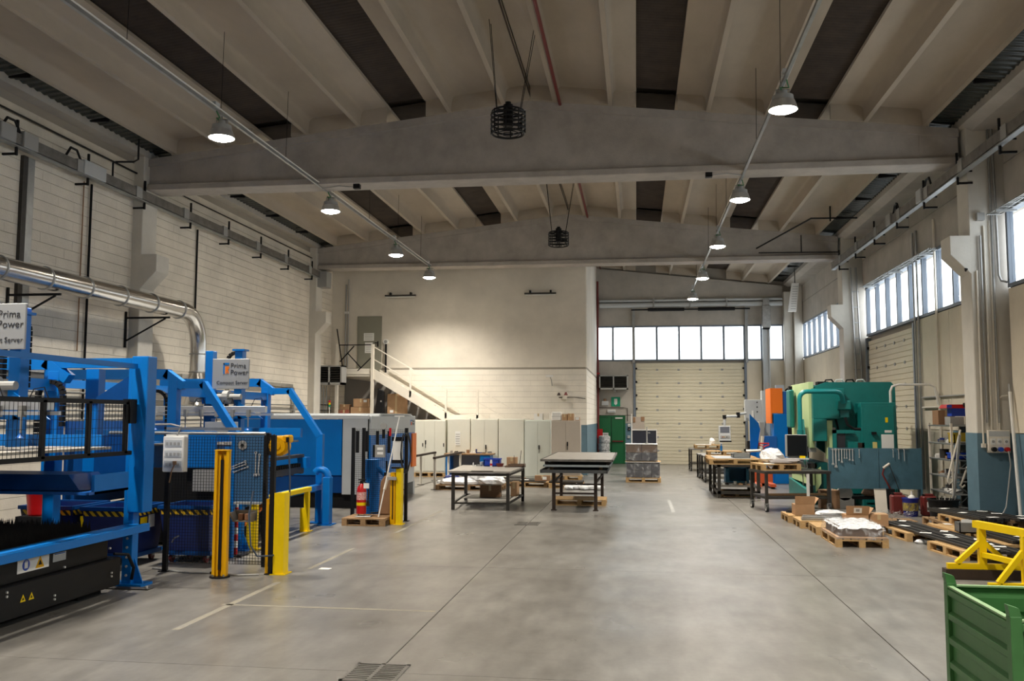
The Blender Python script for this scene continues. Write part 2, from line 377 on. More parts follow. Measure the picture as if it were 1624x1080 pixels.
# ---- sectional doors made of ribbed panels
def sectional(n, axis, c, a0, a1, ztp, ph=.6):
    d = thing('door_%d' % n, None, None, ((a0+a1)/2,c,0) if axis == 'x' else (c,(a0+a1)/2,0)); struct(d); z = 0.; me = None
    def BX(b,u0,u1,d0,d1,z0,z1):
        return b.box(u0,u1,c+d0,c+d1,z0,z1) if axis == 'x' else b.box(c+d0,c+d1,u0,u1,z0,z1)
    while z < ztp-.05:
        h = min(ph, ztp-z); b = B(); BX(b,a0,a1,.05,.1,z+.002,z+h-.002)
        k = max(1,round(h/.15))
        for i in range(k): BX(b,a0,a1,.03,.055,z+h*i/k+.008,z+h*(i+1)/k-.008)
        b.obj('door_panel', DOORC, d)
        for i in range(1,5):
            u = a0+(a1-a0)*i/5
            if z > 0: b2 = B(); BX(b2,u-.05,u+.05,.012,.05,z-.04,z+.04); b2.obj('hinge', GREYP, d)
        for u in (a0+.02,a1-.02):
            b2 = B(); BX(b2,u-.05,u+.05,-.02,.05,z+.02,z+.1); b2.obj('roller', BLACKM, d)
        z += h
    for u in (a0-.06,a1+.06): b2 = B(); BX(b2,u-.05,u+.05,-.04,.1,0,ztp+.1); b2.obj('guide_rail', FRAME, d)
    return d
sectional(1, 'x', YE, -.02, 4.74, 4.5)
sectional(2, 'y', XR, 24.93, 29.72, 4.48)
# tracks of the end door climbing above the window, spring shaft
d1 = bpy.data.objects['door_1']
for x in (-.1,4.86): bx(d1,'guide_rail',ZINC,x-.06,x+.06,YE-.14,YE-.04,4.5,7.0)
cyl(d1,'spring_shaft',BLACKM,(-.2,YE-.3,6.88),(5.0,YE-.3,6.88),.03)
for x in (.55,2.75): cyl(d1,'spring',BLACK,(x,YE-.3,6.88),(x+1.6,YE-.3,6.88),.075)

# ---- green emergency door
d3 = struct(thing('door_3',None,None,(-1.12,YE,0)))
B().box(-1.74,-.5,YE+.0,YE+.1,2.08,2.14).box(-1.74,-1.69,YE,YE+.1,0,2.08).box(-.55,-.5,YE,YE+.1,0,2.08).obj('door_frame', GREEN, d3)
for x0,x1 in ((-1.685,-1.14),(-1.115,-.555)):
    lf = bx(d3,'door_leaf',GREEN,x0,x1,YE+.03,YE+.08,.01,2.075,.004); bx(lf,'push_bar',DRED,x0+.04,x1-.04,YE-.04,YE,.98,1.03); 
    for x in (x0+.05,x1-.08): bx(lf,'bar_bracket',DRED,x,x+.03,YE-.02,YE+.03,.97,1.04)
bx(d3,'door_notice',PAPER,-1.52,-1.26,YE+.015,YE+.028,1.2,1.38)
for k in range(3): bx(d3,'notice_line',BLACK,-1.48,-1.30,YE+.012,YE+.016,1.24+.04*k,1.25+.04*k)
bx(d3,'door_closer',WHITE,-.95,-.62,YE-.03,YE+.03,2.01,2.07)

# ---- upstairs door
d4 = struct(thing('door_4',None,None,(-9.81,YP,3.71)))
B().box(-10.27,-10.23,YP-.03,YP,3.71,5.8).box(-9.38,-9.34,YP-.03,YP,3.71,5.8).box(-10.27,-9.34,YP-.03,YP,5.76,5.8).obj('door_frame', DOORG, d4)
bx(d4,'door_leaf',DOORG,-10.23,-9.38,YP-.025,YP,3.72,5.76,.004)
for z0,z1,x0,x1 in ((4.88,5.17,-10.02,-9.63),(4.43,4.82,-9.97,-9.68)):
    nt_ = bx(d4,'paper_notice',PAPER,x0,x1,YP-.032,YP-.026,z0,z1)
    for k in range(4): bx(nt_,'notice_line',GREYP,x0+.04,x1-.04,YP-.034,YP-.031,z0+.05+k*(z1-z0-.06)/4,z0+.05+k*(z1-z0-.06)/4+.014)
B().box(-9.50,-9.45,YP-.04,YP-.02,4.66,4.86).box(-9.60,-9.46,YP-.07,YP-.04,4.79,4.82).obj('door_handle', BLACK, d4)

# ---- roof beams
for i, y in enumerate(BEAMS):
    x0, x1 = -11.03, 6.53
    rb = struct(thing('roof_beam', 'pitched concrete roof beam '+('overhead','overhead','nearest in view','far, above the stair wall')[i], None, (XC,y,7.22)))
    B().prism([(x0,7.22),(x1,7.22),(x1-.02,7.30),(x1-.02,7.36),(x0+.02,7.36),(x0+.02,7.30)],'y',y,y+.63).obj('bottom_flange', CONC_BEAM, rb, .012)
    B().prism([(x0,7.36),(x1,7.36),(x1,ztop(x1)-.16),(XC,ztop(XC)-.16),(x0,ztop(x0)-.16)],'y',y+.13,y+.5).obj('web', CONC_BEAM, rb)
    for xx in (x0,x1-.75): B().prism([(xx,7.36),(xx+.75,7.36),(xx+.75,ztop(xx+.75)-.16),(xx,ztop(xx)-.16)],'y',y+.115,y+.52).obj('end_block', CONC_BEAM, rb)
    B().prism([(x0,ztop(x0)-.17),(XC,ztop(XC)-.17),(x1,ztop(x1)-.17),(x1,ztop(x1)),(XC,ztop(XC)),(x0,ztop(x0))],'y',y+.05,y+.58).obj('top_flange', CONC_BEAM, rb)

# ---- pillars with corbels
def pillar(side, y, z1=8.0):
    s = 1 if side == 'right' else -1; xi = 6.6 if s > 0 else -11.03; xo = XR+.1 if s > 0 else XL-.1
    p = struct(thing('concrete_pillar', None, None, (xi,y,0)))
    b = B().box(xi,xo,y,y+.62,0,z1); b.obj('shaft', CONC_PILLAR, p, .015)
    B().prism([(xi+.02*s,5.72),(xi-.37*s,5.72),(xi-.37*s,5.34),(xi,4.95),(xi+.02*s,4.95)],'y',y,y+.55).obj('corbel', CONC_PILLAR, p, .008)
    if s > 0:
        B().box(xi-.006,xo,y-.006,y+.626,0,1.8).obj('blue_dado', DADO, p)
    return p
for y in (-3.4,7.8,18.92,30.2): pillar('right', y); pillar('left', y)
p = struct(thing('concrete_pillar', None, None, (6.8,YE-.4,0)))
B().box(6.45,6.82,YE-.35,YE+.1,0,7.6).obj('shaft', CONC_PILLAR, p, .015); B().box(6.84,7.2,YE-.55,YE+.1,0,7.9).obj('shaft', CONC_PILLAR, p, .015)

# ---- ceiling: double-ribbed roof panels, brown corrugated strips, dark eave glazing, edge beams
ce = struct(B().prism([(XL-.3,7.95+.58),(XC,ztop(XC)+.6),(XR+.3,7.85+.58),(XR+.3,7.85+.7),(XC,ztop(XC)+.7),(XL-.3,7.97+.7)],'y',YB-.2,YE+.3).obj('ceiling', MORTAR))
RD = .33
def tt(d0, r1, r2, d1, s, y0, y1):
    def Q(d, h): return (XC+s*d, 8.93-.1115*d+h)
    prof = [(d0,RD)]
    for r in (r1,r2): prof += [(r-.14,RD),(r-.09,RD-.025),(r-.066,RD-.07),(r-.045,0),(r+.045,0),(r+.066,RD-.07),(r+.09,RD-.025),(r+.14,RD)]
    prof += [(d1,RD),(d1,RD+.07),(d0,RD+.07)]
    b = B(); n = len(prof); vs = [(Q(*q)[0],y0,Q(*q)[1]) for q in prof]+[(Q(*q)[0],y1,Q(*q)[1]) for q in prof]
    # faces: sides as quads; ends as one slab strip plus rib ends
    b.add(vs, [(i,(i+1)%n,n+(i+1)%n,n+i) for i in range(n)])
    o = b.obj('roof_panel', CONC_ROOF, ce, smooth=True)
    for a0,a1 in ((d0+.02,r1-.055),(r1+.055,r2-.055),(r2+.055,d1-.02)):
        q = [Q(a0,.0),Q(a1,.0),Q(a1,RD+.01),Q(a0,RD+.01)]
        B().prism(q,'y',y1-.34,y1-.28).obj('end_plate', CONC_ROOF, o)
    return o
def corrug(d0, d1, s, y0, y1, h, m, per=.11, amp=.02):
    b = B(); n = int((y1-y0)/per*4); vs = []
    for i in range(n+1):
        y = y0+(y1-y0)*i/n; a = amp*math.sin(2*math.pi*(y-y0)/per)
        vs += [(XC+s*d0,y,8.93-.1115*d0+h+a),(XC+s*d1,y,8.93-.1115*d1+h+a)]
    return b.add(vs,[(2*i,2*i+1,2*i+3,2*i+2) for i in range(n)]).obj('corrugated_strip', m, ce, smooth=True)
edges_y = [YB,8.15,19.35,30.55,YE+.1]
for y0,y1 in zip(edges_y[:-1],edges_y[1:]):
    for s in (-1,1):
        tt(.015,.56,1.75,2.3,s,y0,y1); tt(3.15,3.8,5.0,5.38,s,y0,y1); tt(6.25,6.97,8.12,8.22,s,y0,y1)
        corrug(2.25,3.2,s,y0,y1-.3,RD+.10,CORR); corrug(5.33,6.3,s,y0,y1-.3,RD+.10,CORR)
        corrug(8.18,8.78,s,y0,y1,.16,EAVE,.2,.015)
        k = y0+1.2
        while k < y1-.5:
            xx = XC+s*8.2; xw = XC+s*8.62
            B().prism([(xx,8.08),(xw,8.03),(xw,8.0),(xx,7.98)],'y',k,k+.05).obj('eave_bracket', BLACK, ce); k += 2.4
    # concrete gutter beams at both eaves
    B().prism([(6.52,8.3),(6.52,7.96),(6.72,7.84),(XR+.12,7.84),(XR+.12,8.3)],'y',y0,y1-.02).obj('gutter_beam', CONC, ce)
    B().prism([(-11.0,8.3),(-11.0,7.97),(XL-.1,7.97),(XL-.1,8.3)],'y',y0,y1-.02).obj('gutter_beam', CONC, ce)
    # gable end closure above the beams is the panels' own end plates
# ridge conduit and red sprinkler pipe along the ribs
struct(cyl(None,'trim_1',DRED,(-1.58,YB,8.82),(-1.58,YE,8.82),.035,8)); struct(cyl(None,'trim_2',BROWNST,(-2.25,YB,9.12),(-2.25,30.4,9.12),.018,6))

# ---- window light helpers for sampling the real sky through the real openings
def portal(loc, rot, sx, sy):
    L = bpy.data.lights.new('window_portal','AREA'); L.shape = 'RECTANGLE'; L.size = sx; L.size_y = sy
    try: L.cycles.is_portal = True
    except Exception: return
    o = bpy.data.objects.new('window_portal', L); COL.objects.link(o); o.location = loc; o.rotation_euler = rot
for y0,y1 in [(-2.7,7.8),(8.5,18.72),(19.58,29.76),(30.85,40.72)]:
    portal((XR+.15,(y0+y1)/2,5.41),(0,R(90),0),1.5,y1-y0)
portal((2.35,YE+.15,5.4),(R(-90),0,0),8.2,1.5)

# ================================================================== HIGH-BAY LAMPS
def lamp(x, y, lab):
    t = thing('high_bay_lamp', lab, 'lamp', (x,y,6.82), group='round high bay lamps in two rows')
    B().lathe([(.0,.30),(.07,.30),(.07,.24),(.16,.22),(.17,.12),(.0,.12)],(x,y,6.82),20).obj('housing', GREYP, t, smooth=True)
    B().lathe([(.17,.13),(.215,.0),(.222,.0),(.18,.135)],(x,y,6.82),20).obj('reflector_skirt', ALU, t, smooth=True)
    B().lathe([(.205,.012),(.17,-.02),(.09,-.045),(0.001,-.055)],(x,y,6.82),20).obj('lens', LAMP, t, smooth=True)
    B().tube([(x-.1,y,7.04),(x-.1,y,7.14),(x+.1,y,7.14),(x+.1,y,7.04)],.012,6).cyl((x,y,7.12),(x,y,7.22),.012,6).obj('hanging_bracket', ZINC, t)
    L = bpy.data.lights.new('lamp_beam','SPOT'); L.energy = LAMP_WATTS; L.color = (1,.925,.805); L.spot_size = R(138); L.spot_blend = 1.0; L.shadow_soft_size = .18
    lo = bpy.data.objects.new('lamp_beam', L); COL.objects.link(lo); lo.parent = t; lo.location = (0,0,-.08)
    return t
LY = [(14.35,'nearest in view'),(19.95,'second from the camera'),(25.75,'third from the camera'),(30.1,'farthest')]
for x,row in ((-6.98,'left'),(2.28,'right')):
    for y,q in ((2.8,'just ahead of the camera'),(8.5,'above the foreground'),(-3.0,'behind the camera')): lamp(x,y,'high bay lamp out of view %s in the %s row' % (q,row))
for y,q in LY: lamp(-6.98,y,'lit high bay lamp, %s of the left-hand row' % q)
for y,q in [(14.1,'nearest in view'),(20.0,'second from the camera'),(25.5,'third from the camera'),(31.4,'fourth from the camera'),(36.9,'farthest, near the end wall')]: lamp(2.28,y,'lit high bay lamp, %s of the right-hand row' % q)
def track(x, y1, lab, lys):
    t = thing('lighting_track', lab, 'light track', (x,y1,7.2))
    bx(t,'rail',ZINC,x-.025,x+.025,YB,y1,7.205,7.26)
    tube(t,'power_cable',WHITE,[(x+.04,YB,7.27)]+[(x+.04+.01*math.sin(k),k,7.27) for k in range(-6,int(y1),2)]+[(x+.04,y1,7.27)],.012)
    for y in lys: bx(t,'junction_box',LGREY,x-.05,x+.05,y-.35,y-.2,7.25,7.35); tube(t,'green_lead',mat('green_wire',(.03,.16,.06),.5),[(x,y-.28,7.26),(x+.06,y-.2,7.1),(x-.05,y-.1,7.14),(x,y,7.1)],.012)
    k = -6.
    while k < y1:
        tube(t,'suspension_wire',BLACKM,[(x,k,7.26),(x+.02,k,ztop(x)+.27)],.005,4); k += 2.9
track(-6.98,30.9,'grey lighting track carrying the left-hand row of lamps',[y for y,_ in LY]); track(2.28,37.2,'grey lighting track carrying the right-hand row of lamps',[14.1,20,25.5,31.4,36.9])
# ================================================================== LEFT SIDE: LOADING MACHINES AND FENCES
def mesh_panel(par, name, m, axis, c, a0, a1, z0, z1, da, dz, t=.004):
    """welded wire mesh: one part, real wires"""
    b = B(); n = max(1,int(round((a1-a0)/da))); k = max(1,int(round((z1-z0)/dz)))
    for i in range(n+1):
        a = a0+(a1-a0)*i/n
        b.box(a-t/2,a+t/2,c-t/2,c+t/2,z0,z1) if axis == 'x' else b.box(c-t/2,c+t/2,a-t/2,a+t/2,z0,z1)
    for i in range(k+1):
        z = z0+(z1-z0)*i/k
        b.box(a0,a1,c-t/2,c+t/2,z-t/2,z+t/2) if axis == 'x' else b.box(c-t/2,c+t/2,a0,a1,z-t/2,z+t/2)
    o = b.obj(name, m, par); o['kind'] = 'stuff'; return o
def path_bars(par, name, m, pts, w, h=None):
    b = B()
    for p, q in zip(pts[:-1], pts[1:]): b.bar(p,q,w,h)
    return b.obj(name, m, par)
def chain(par, x, y, z0, z1, r=.16, w=.07, plane='xz'):
    """black cable chain hanging as an upside-down U"""
    pts = [(x-r,y,z0)]+[(x+r*math.cos(R(180-a)),y,z1+r*math.sin(R(180-a))) for a in range(0,181,20)]+[(x+r,y,z0+.2)]
    b = B()
    for p, q in zip(pts[:-1], pts[1:]):
        p, q = Vector(p), Vector(q); n = max(1,int((q-p).length/.06))
        for i in range(n):
            a, c = p.lerp(q,i/n), p.lerp(q,(i+.85)/n); b.bar(a,c,.05,w,up=(0,1,0))
    return b.obj('cable_chain', BLACKM, par)
def suction_bar(par, x0, x1, y, z):
    bx(par,'aluminium_profile',ALU,x0,x1,y-.05,y+.05,z-.05,z+.06,.006); bx(par,'lower_profile',ALU,x0+.02,x1+.15,y-.09,y-.05,z-.1,z-.06)
    n = int((x1-x0)/.28)
    for i in range(n):
        x = x0+.14+i*.28
        s = B().box(x-.025,x+.025,y-.12,y-.04,z-.12,z+.0).cyl((x,y-.09,z-.1),(x,y-.09,z-.3),.012,8).obj('suction_stem', GREYP, par)
        B().lathe([(.012,.05),(.02,.03),(.05,0),(.045,-.004),(.0,-.004)],(x,y-.09,z-.34),12).obj('suction_cup', mat('cup_violet',(.16,.10,.42),.5) if i%2 else BLUE2, s, smooth=True)
    for i in range(4):
        x = x0+(x1-x0)*(i+.5)/4; tube(par,'air_hose',BLACK,[(x,y-.02,z+.05),(x+.05,y,z+.18),(x+.17,y,z+.2),(x+.25,y-.02,z+.05)],.006,5)
def sign(par, x0, x1, z0, z1, y, full=True):
    s = bx(par,'sign_board',SIGNG,x0,x1,y,y+.03,z0,z1,.008); w, h = x1-x0, z1-z0; yy = y-.002
    lx = x0+w*.30; lz = z0+h*.50
    # corner logo: blue angle and orange angle with cut
    B().box(lx,lx+w*.16,yy-.002,yy,lz+h*.30,lz+h*.36).box(lx,lx+w*.035,yy-.002,yy,lz,lz+h*.36).obj('blue_logo_corner', BLUE, s)
    B().prism([(lx+w*.06,lz-.0),(lx+w*.10,lz),(lx+w*.10,lz+h*.10),(lx+w*.135,lz+h*.0),(lx+w*.16,lz+h*.03),(lx+w*.125,lz+h*.13),(lx+w*.16,lz+h*.17),(lx+w*.16,lz+h*.24),(lx+w*.06,lz+h*.24)],'y',yy-.002,yy).obj('orange_logo_corner', ORANGE, s)
    TX = mat('sign_text',(.03,.03,.035),.6)
    text(s,'lettering','Prima',TX,(x0+w*.495,yy,z0+h*.76),h*.235,align='LEFT'); text(s,'lettering','Power',TX,(x0+w*.495,yy,z0+h*.54),h*.235,align='LEFT')
    text(s,'lettering','Compact Server',TX,(x0+w*.55,yy,z0+h*.20),h*.165)
    return s
def loader(lab, Y1, Y2, near):
    t = thing('sheet_loading_machine', lab, 'machine', (-7.3,(Y1+Y2)/2,0))
    dy = Y2-Y1
    for k, y in enumerate((Y1,Y2)):
        bar(t,'upper_beam',BLUE,(-9.6,y,2.76),(-7.45,y,2.76),.14,.16); bar(t,'corner_brace',BLUE,(-7.5,y,2.78),(-7.18,y,2.56),.14,.13)
        bx(t,'frame_post',BLUE,-7.43,-7.28,y-.08,y+.08,0,2.66,.006); bx(t,'frame_post',BLUE,-9.5,-9.35,y-.08,y+.08,0,2.7,.006)
        bx(t,'base_plate',BLUE,-7.5,-7.2,y-.14,y+.14,0,.02)
        if not (near and k == 1):
            bar(t,'lower_beam',BLUE,(-7.4,y,2.59),(-6.85,y,2.59),.13,.12); bar(t,'sloping_strut',BLUE,(-6.87,y,2.62),(-6.22,y,1.70),.13,.11)
            bx(t,'front_post',BLUE,-6.27,-6.14,y-.06,y+.06,0,1.74,.005); bx(t,'foot_plate',BLUE,-6.4,-6.03,y-.12,y+.12,0,.022)
            B().prism([(-6.14,0),(-6.02,0),(-6.14,.3)],'y',y-.01,y+.01).obj('foot_gusset', BLUE, t)
    for x, z, w in ((-9.42,2.62,.13),(-7.36,2.48,.12)): bx(t,'top_rail',BLUE,x-w/2,x+w/2,Y1+.08,Y2-.08,z-.07,z+.07)
    bx(t,'side_rail',BLUE,-6.27,-6.12,Y1+.06,Y2-.06,.66,.76,.004)
    # vertical carriage with the sign board
    yc = Y1+dy*(.34 if not near else .62)
    for x in (-7.36,-6.82): bx(t,'carriage_column',BLUE,x-.07,x+.07,yc-.08,yc+.08,.95 if not near else 1.75,3.22 if not near else 3.3,.006)
    bx(t,'column_cap',BLUE,-6.93,-6.71,yc-.1,yc+.1,3.22,3.25)
    B().box(-7.3,-6.88,yc-.06,yc+.06,2.3,2.5).cyl((-7.25,yc-.2,2.42),(-6.7,yc-.2,2.42),.05,10).cyl((-7.0,yc-.22,2.42),(-6.9,yc-.22,2.42),.11,12).obj('lifting_gear', GREYP, t)
    cyl(t,'drive_motor',GREYP,(-7.62,yc-.16,2.42),(-7.36,yc-.16,2.42),.09); bx(t,'gearbox',BLUE,-7.37,-7.2,yc-.28,yc-.06,2.3,2.54)
    B().prism([(-7.3,2.05),(-6.7,2.05),(-7.3,2.4)],'y',yc-.1,yc-.08).obj('gusset_plate', BLUE, t); B().prism([(-6.8,2.05),(-6.35,2.05),(-6.8,2.35)],'y',yc-.1,yc-.08).obj('gusset_plate', BLUE, t)
    chain(t,-6.96,yc+.12,2.2,3.05,.15); chain(t,-7.75,Y1+.15,.9,2.3,.2)
    suction_bar(t,-8.3,-6.2,yc-.3,2.2)
    bx(t,'lift_table_beam',BLUE,-9.2,-6.5,Y1+.2,Y1+.32,1.68,1.86); bx(t,'lift_table_beam',BLUE,-9.2,-6.5,Y2-.32,Y2-.2,1.68,1.86)
    bx(t,'back_panel',BLUED,-9.3,-9.26,Y1+.1,Y2-.1,.6,2.0); bx(t,'inner_panel',BLUE,-8.1,-8.04,Y1+.3,Y2-.2,.9,1.66)
    bx(t,'raw_sheet',STEEL if not near else mat('dusty_sheet',(.5,.46,.40),.5,var=.4,scale=8),-9.0,-6.5 if not near else -6.32,Y1+.4,Y2-.4,1.60 if not near else 1.69,1.63 if not near else 1.72)
    if near: return t, yc
    # sheet bed: dark conveyor beams
    for i in range(7):
        y = Y1+.3+i*(dy-.6)/6; bx(t,'bed_beam',DKSTEEL,-9.1,-6.45,y-.05,y+.05,.98,1.08)
    bx(t,'bed_edge',DKSTEEL,-6.55,-6.42,Y1+.2,Y2-.3,1.0,1.12); bx(t,'bed_edge',DKSTEEL,-6.52,-6.4,Y1+.2,Y2-.35,1.3,1.36)
    for i in range(26): 
        if i%1 == 0: B().cyl((-6.5,Y1+.35+i*(dy-.9)/25,1.16),(-6.4,Y1+.35+i*(dy-.9)/25,1.16),.035,8).obj('roller', BLACKM, t)
    bx(t,'lower_cabinet',BLACKM,-9.1,-6.7,Y1+.3,Y2-.3,.05,.6); bx(t,'end_stop',BLUE,-6.5,-6.32,Y2-.45,Y2-.2,1.1,1.3)
    return t, yc
m2, yc2 = loader('blue loading machine with sloping struts, suction bar and legible grey sign board', 13.75, 17.4, False)
sign(m2,-7.27,-6.60,2.56,3.08,14.86)
bx(m2,'side_cover',BLUE,-6.98,-6.42,13.3,13.36,1.3,1.86,.004); bx(m2,'grey_cover',GREYP,-6.72,-6.35,13.2,13.28,.95,1.28); bx(m2,'motor_block',BLACKM,-6.7,-6.4,13.3,13.6,.55,.95)
bx(m2,'dark_skirt',BLACKM,-7.6,-6.4,13.5,13.62,.72,1.28); bx(m2,'cover_plate',LGREY,-6.9,-6.38,13.9,14.0,1.84,2.0)
B().tube([(-5.95,17.15,.9)]+arc((-6.1,17.15,.9),.16,0,110,6)+[(-6.2,17.15,1.0)],.07,10).obj('bent_guard_pipe', BLUE, m2, smooth=True); bx(m2,'guard_pipe_leg',BLUE,-6.02,-5.88,17.05,17.25,.02,.92,.01); bx(m2,'guard_pipe_foot',BLUE,-6.1,-5.82,17.0,17.32,0,.02)
m1, yc1 = loader('blue loading machine nearest the camera with black mesh guard and tall square post', 6.9, 10.74, True)
sign(m1,-7.32,-6.65,2.82,3.33,9.12)
bx(m1,'corner_sleeve',BLUE,-6.27,-6.05,10.63,10.85,.9,2.84,.01); bx(m1,'corner_post',BLUE,-6.33,-6.2,10.67,10.81,.02,2.7,.005); bx(m1,'foot_plate',BLUE,-6.5,-6.03,10.6,10.88,.0,.03)
B().prism([(-6.2,.03),(-6.08,.03),(-6.2,.34)],'y',10.73,10.75).obj('foot_gusset', BLUE, m1)
bar(m1,'lower_beam',BLUE,(-7.4,10.74,2.76),(-6.26,10.74,2.76),.12,.12); bar(m1,'top_side_tube',BLUE,(-6.2,6.9,2.71),(-6.2,10.6,2.71),.06,.06)
B().prism([(-6.9,2.25),(-6.3,2.25),(-6.3,2.62)],'y',10.7,10.73).obj('corner_gusset', BLUED, m1); bx(m1,'front_post',BLUE,-6.27,-6.14,6.84,6.98,0,2.7)
for x in (-7.0,-7.58): bx(m1,'inner_post',BLUE,x-.09,x+.09,10.95,11.1,1.25,2.7)
for z in (.11,.22,.33,.45,.56): cyl(m1,'bolt',CHROME,(-6.265,10.66,z+.02),(-6.265,10.675,z+.02),.016,8)
# black mesh guard on the aisle side
g = tube(m1,'guard_frame',BLACK,[(-6.2,7.0,1.64),(-6.2,7.0,2.25)],.02)
for z in (1.64,2.26): bx(g,'guard_frame_rail',BLACK,-6.22,-6.18,6.9,10.55,z-.025,z+.025)
for y in (7.9,8.85,9.66,10.42): bx(g,'guard_stile',BLACK,-6.22,-6.18,y-.03,y+.03,1.64,2.26)
mesh_panel(g,'wire_mesh',BLACK,'y',-6.2,6.9,10.45,1.65,2.25,.065,.1,.004)
bx(m1,'guard_bracket',BLACK,-6.26,-6.16,10.45,10.6,2.0,2.3); cyl(m1,'gas_strut',ALU,(-6.22,10.5,1.64),(-6.22,10.5,2.1),.012,8)
bx(m1,'lower_rail',BLUE,-6.06,-5.98,6.9,10.68,.68,.77,.004)
B().prism([(-8.6,1.42),(-6.45,1.42),(-6.30,1.24),(-8.6,1.24)],'y',9.7,10.3).obj('sloping_tray', BLUED, m1); bx(m1,'tray_floor',BLUE2,-8.6,-6.12,9.6,10.4,1.2,1.23); bx(m1,'tray_end',BLUE,-6.16,-6.12,9.7,10.4,1.2,1.42)
bx(m1,'rear_panel',BLUED,-6.9,-6.4,10.9,10.93,1.2,1.85); chain(m1,-7.3,10.55,1.75,2.35,.17)
# ---- black shuttle table with stickers and spiked slats
t = thing('cutting_table','long black cutting table base with warning stickers and a bed of spikes','machine base',(-7.6,8.2,0))
bx(t,'base_box',BLACK,-9.6,-6.12,5.2,10.30,.09,.42,.01); bx(t,'upper_box',BLACK,-9.6,-6.20,5.2,10.15,.42,.66,.01); bx(t,'plinth',BLACKM,-9.4,-6.5,5.4,9.3,0,.09)
bx(t,'plinth',BLACKM,-9.4,-6.3,9.75,10.2,0,.09)
bx(t,'edge_strip',DKSTEEL,-6.34,-6.22,5.2,10.12,.66,.75)
for i in range(9): B().box(-6.235,-6.215,5.4+i*.52,5.86+i*.52,.715,.73).box(-6.235,-6.215,5.4+i*.52,5.42+i*.52,.69,.73).box(-6.235,-6.215,5.84+i*.52,5.86+i*.52,.69,.73).box(-6.235,-6.215,5.62+i*.52,5.64+i*.52,.69,.73).obj('slat_bracket', STEEL, t)
b = B(); 
for i in range(74):
    y = 5.3+i*.065; n = 46
    for k in range(n):
        x = -9.4+k*(3.05/n); z = .88+random.uniform(-.015,.015)
        b.add([(x,y,.72),(x+.06,y,.72),(x+.03+random.uniform(-.008,.008),y,z),(x+.03,y+.004,.72)],[(0,1,2),(0,2,3),(1,3,2)])
tag(b.obj('spiked_slats', DKSTEEL, t), kind='stuff')
st = bx(t,'safety_sticker',WHITE,-6.2,-6.195,8.55,9.05,.50,.645)
B().cyl((-6.196,8.68,.573),(-6.1935,8.68,.573),.058,20).obj('blue_hand_symbol', SOCKB, st); B().box(-6.193,-6.192,8.655,8.705,.54,.60).box(-6.193,-6.192,8.665,8.672,.60,.618).box(-6.193,-6.192,8.68,8.687,.60,.62).box(-6.193,-6.192,8.695,8.702,.60,.615).obj('white_hand', WHITE, st)
def tri(par, name, m, x, y, z, r): return B().prism([(y-r,z-r*.8),(y+r,z-r*.8),(y,z+r*.95)],'x',x-.0012,x+.0012).obj(name, m, par)
tri(st,'orange_triangle',YELO,-6.194,8.90,.57,.07); tri(st,'triangle_mark',BLACK,-6.192,8.90,.567,.03)
bx(t,'type_plate',LGREY,-6.2,-6.196,9.15,9.29,.555,.60) if False else None
pl = bx(t,'type_plate',LGREY,-6.2,-6.196,9.12,9.34,.53,.62); bx(pl,'plate_line',BLUE2,-6.196,-6.194,9.14,9.32,.605,.615)
for k in range(4): bx(pl,'plate_line',GREYP,-6.196,-6.194,9.14,9.32,.54+.015*k,.545+.015*k)
for y in (8.55,8.68):
    w = tri(t,'warning_triangle',YEL,-6.119,y,.265,.042); tri(w,'triangle_mark',BLACK,-6.117,y,.262,.017)
for y,z in ((8.3,.33),(8.3,.37),(9.05,.20),(9.05,.16),(10.1,.22),(10.1,.26),(10.05,.55),(9.2,.47),(8.0,.18),(8.0,.14)): cyl(t,'bolt',CHROME,(-6.125,y,z),(-6.105,y,z),.012,8)
tube(t,'black_cable',BLACK,[(-6.2,10.28,.45),(-6.12,10.45,.42),(-6.1,10.55,.25),(-6.15,10.6,.1)],.02)

# ---- laser enclosure: grey hood, blue and grey sides
t = thing('laser_enclosure','long grey and blue machine enclosure behind the second mesh fence','machine',(-7.5,22.3,0))
bx(t,'end_panel',BLUE,-9.6,-6.68,20.16,20.2,.75,2.02); bx(t,'end_panel',BLUED,-9.6,-6.68,20.2,20.24,.35,.75); bx(t,'grey_end_panel',LGREY,-6.66,-6.08,20.15,20.2,.32,2.06,.006)
bx(t,'hood',LGREY,-9.6,-6.06,20.14,24.3,2.03,2.12,.006); bx(t,'hood_cap',LGREY,-9.6,-6.02,21.0,24.0,2.12,2.16)
bx(t,'upper_side_panel',LGREY,-6.08,-6.02,20.25,24.45,1.66,2.1,.006)
B().prism([(20.25,.35),(22.6,.35),(24.45,1.02),(24.45,1.66),(20.25,1.66)],'x',-6.07,-6.03).obj('blue_side_panel', BLUE, t)
B().prism([(22.6,.33),(24.45,.33),(24.45,1.0)],'x',-6.08,-6.04).obj('grey_lower_panel', LGREY, t)
bx(t,'orange_stripe',ORANGE,-6.06,-5.995,24.05,24.5,.74,1.64,.004); bx(t,'end_post',LGREY,-6.2,-6.03,24.3,24.48,.0,.34); bx(t,'core',BLACKM,-9.5,-6.12,20.3,24.4,.3,2.0)
bx(t,'dark_plinth',BLACKM,-9.5,-6.3,20.3,24.2,0,.3); bx(t,'door_line',BLUED,-6.035,-6.028,21.6,21.63,.4,1.62)
B().box(-6.02,-6.015,23.9,23.93,1.86,2.0).box(-6.02,-6.015,23.9,24.05,1.97,2.0).obj('blue_logo_corner', BLUE, t); B().box(-6.02,-6.015,23.96,24.05,1.86,1.94).obj('orange_logo_corner', ORANGE, t)
text(t,'lettering','Prima\nPower',mat('sign_text',(.03,.03,.035),.6),(-6.017,24.09,1.93),.085,rot=(90,0,90),align='LEFT')
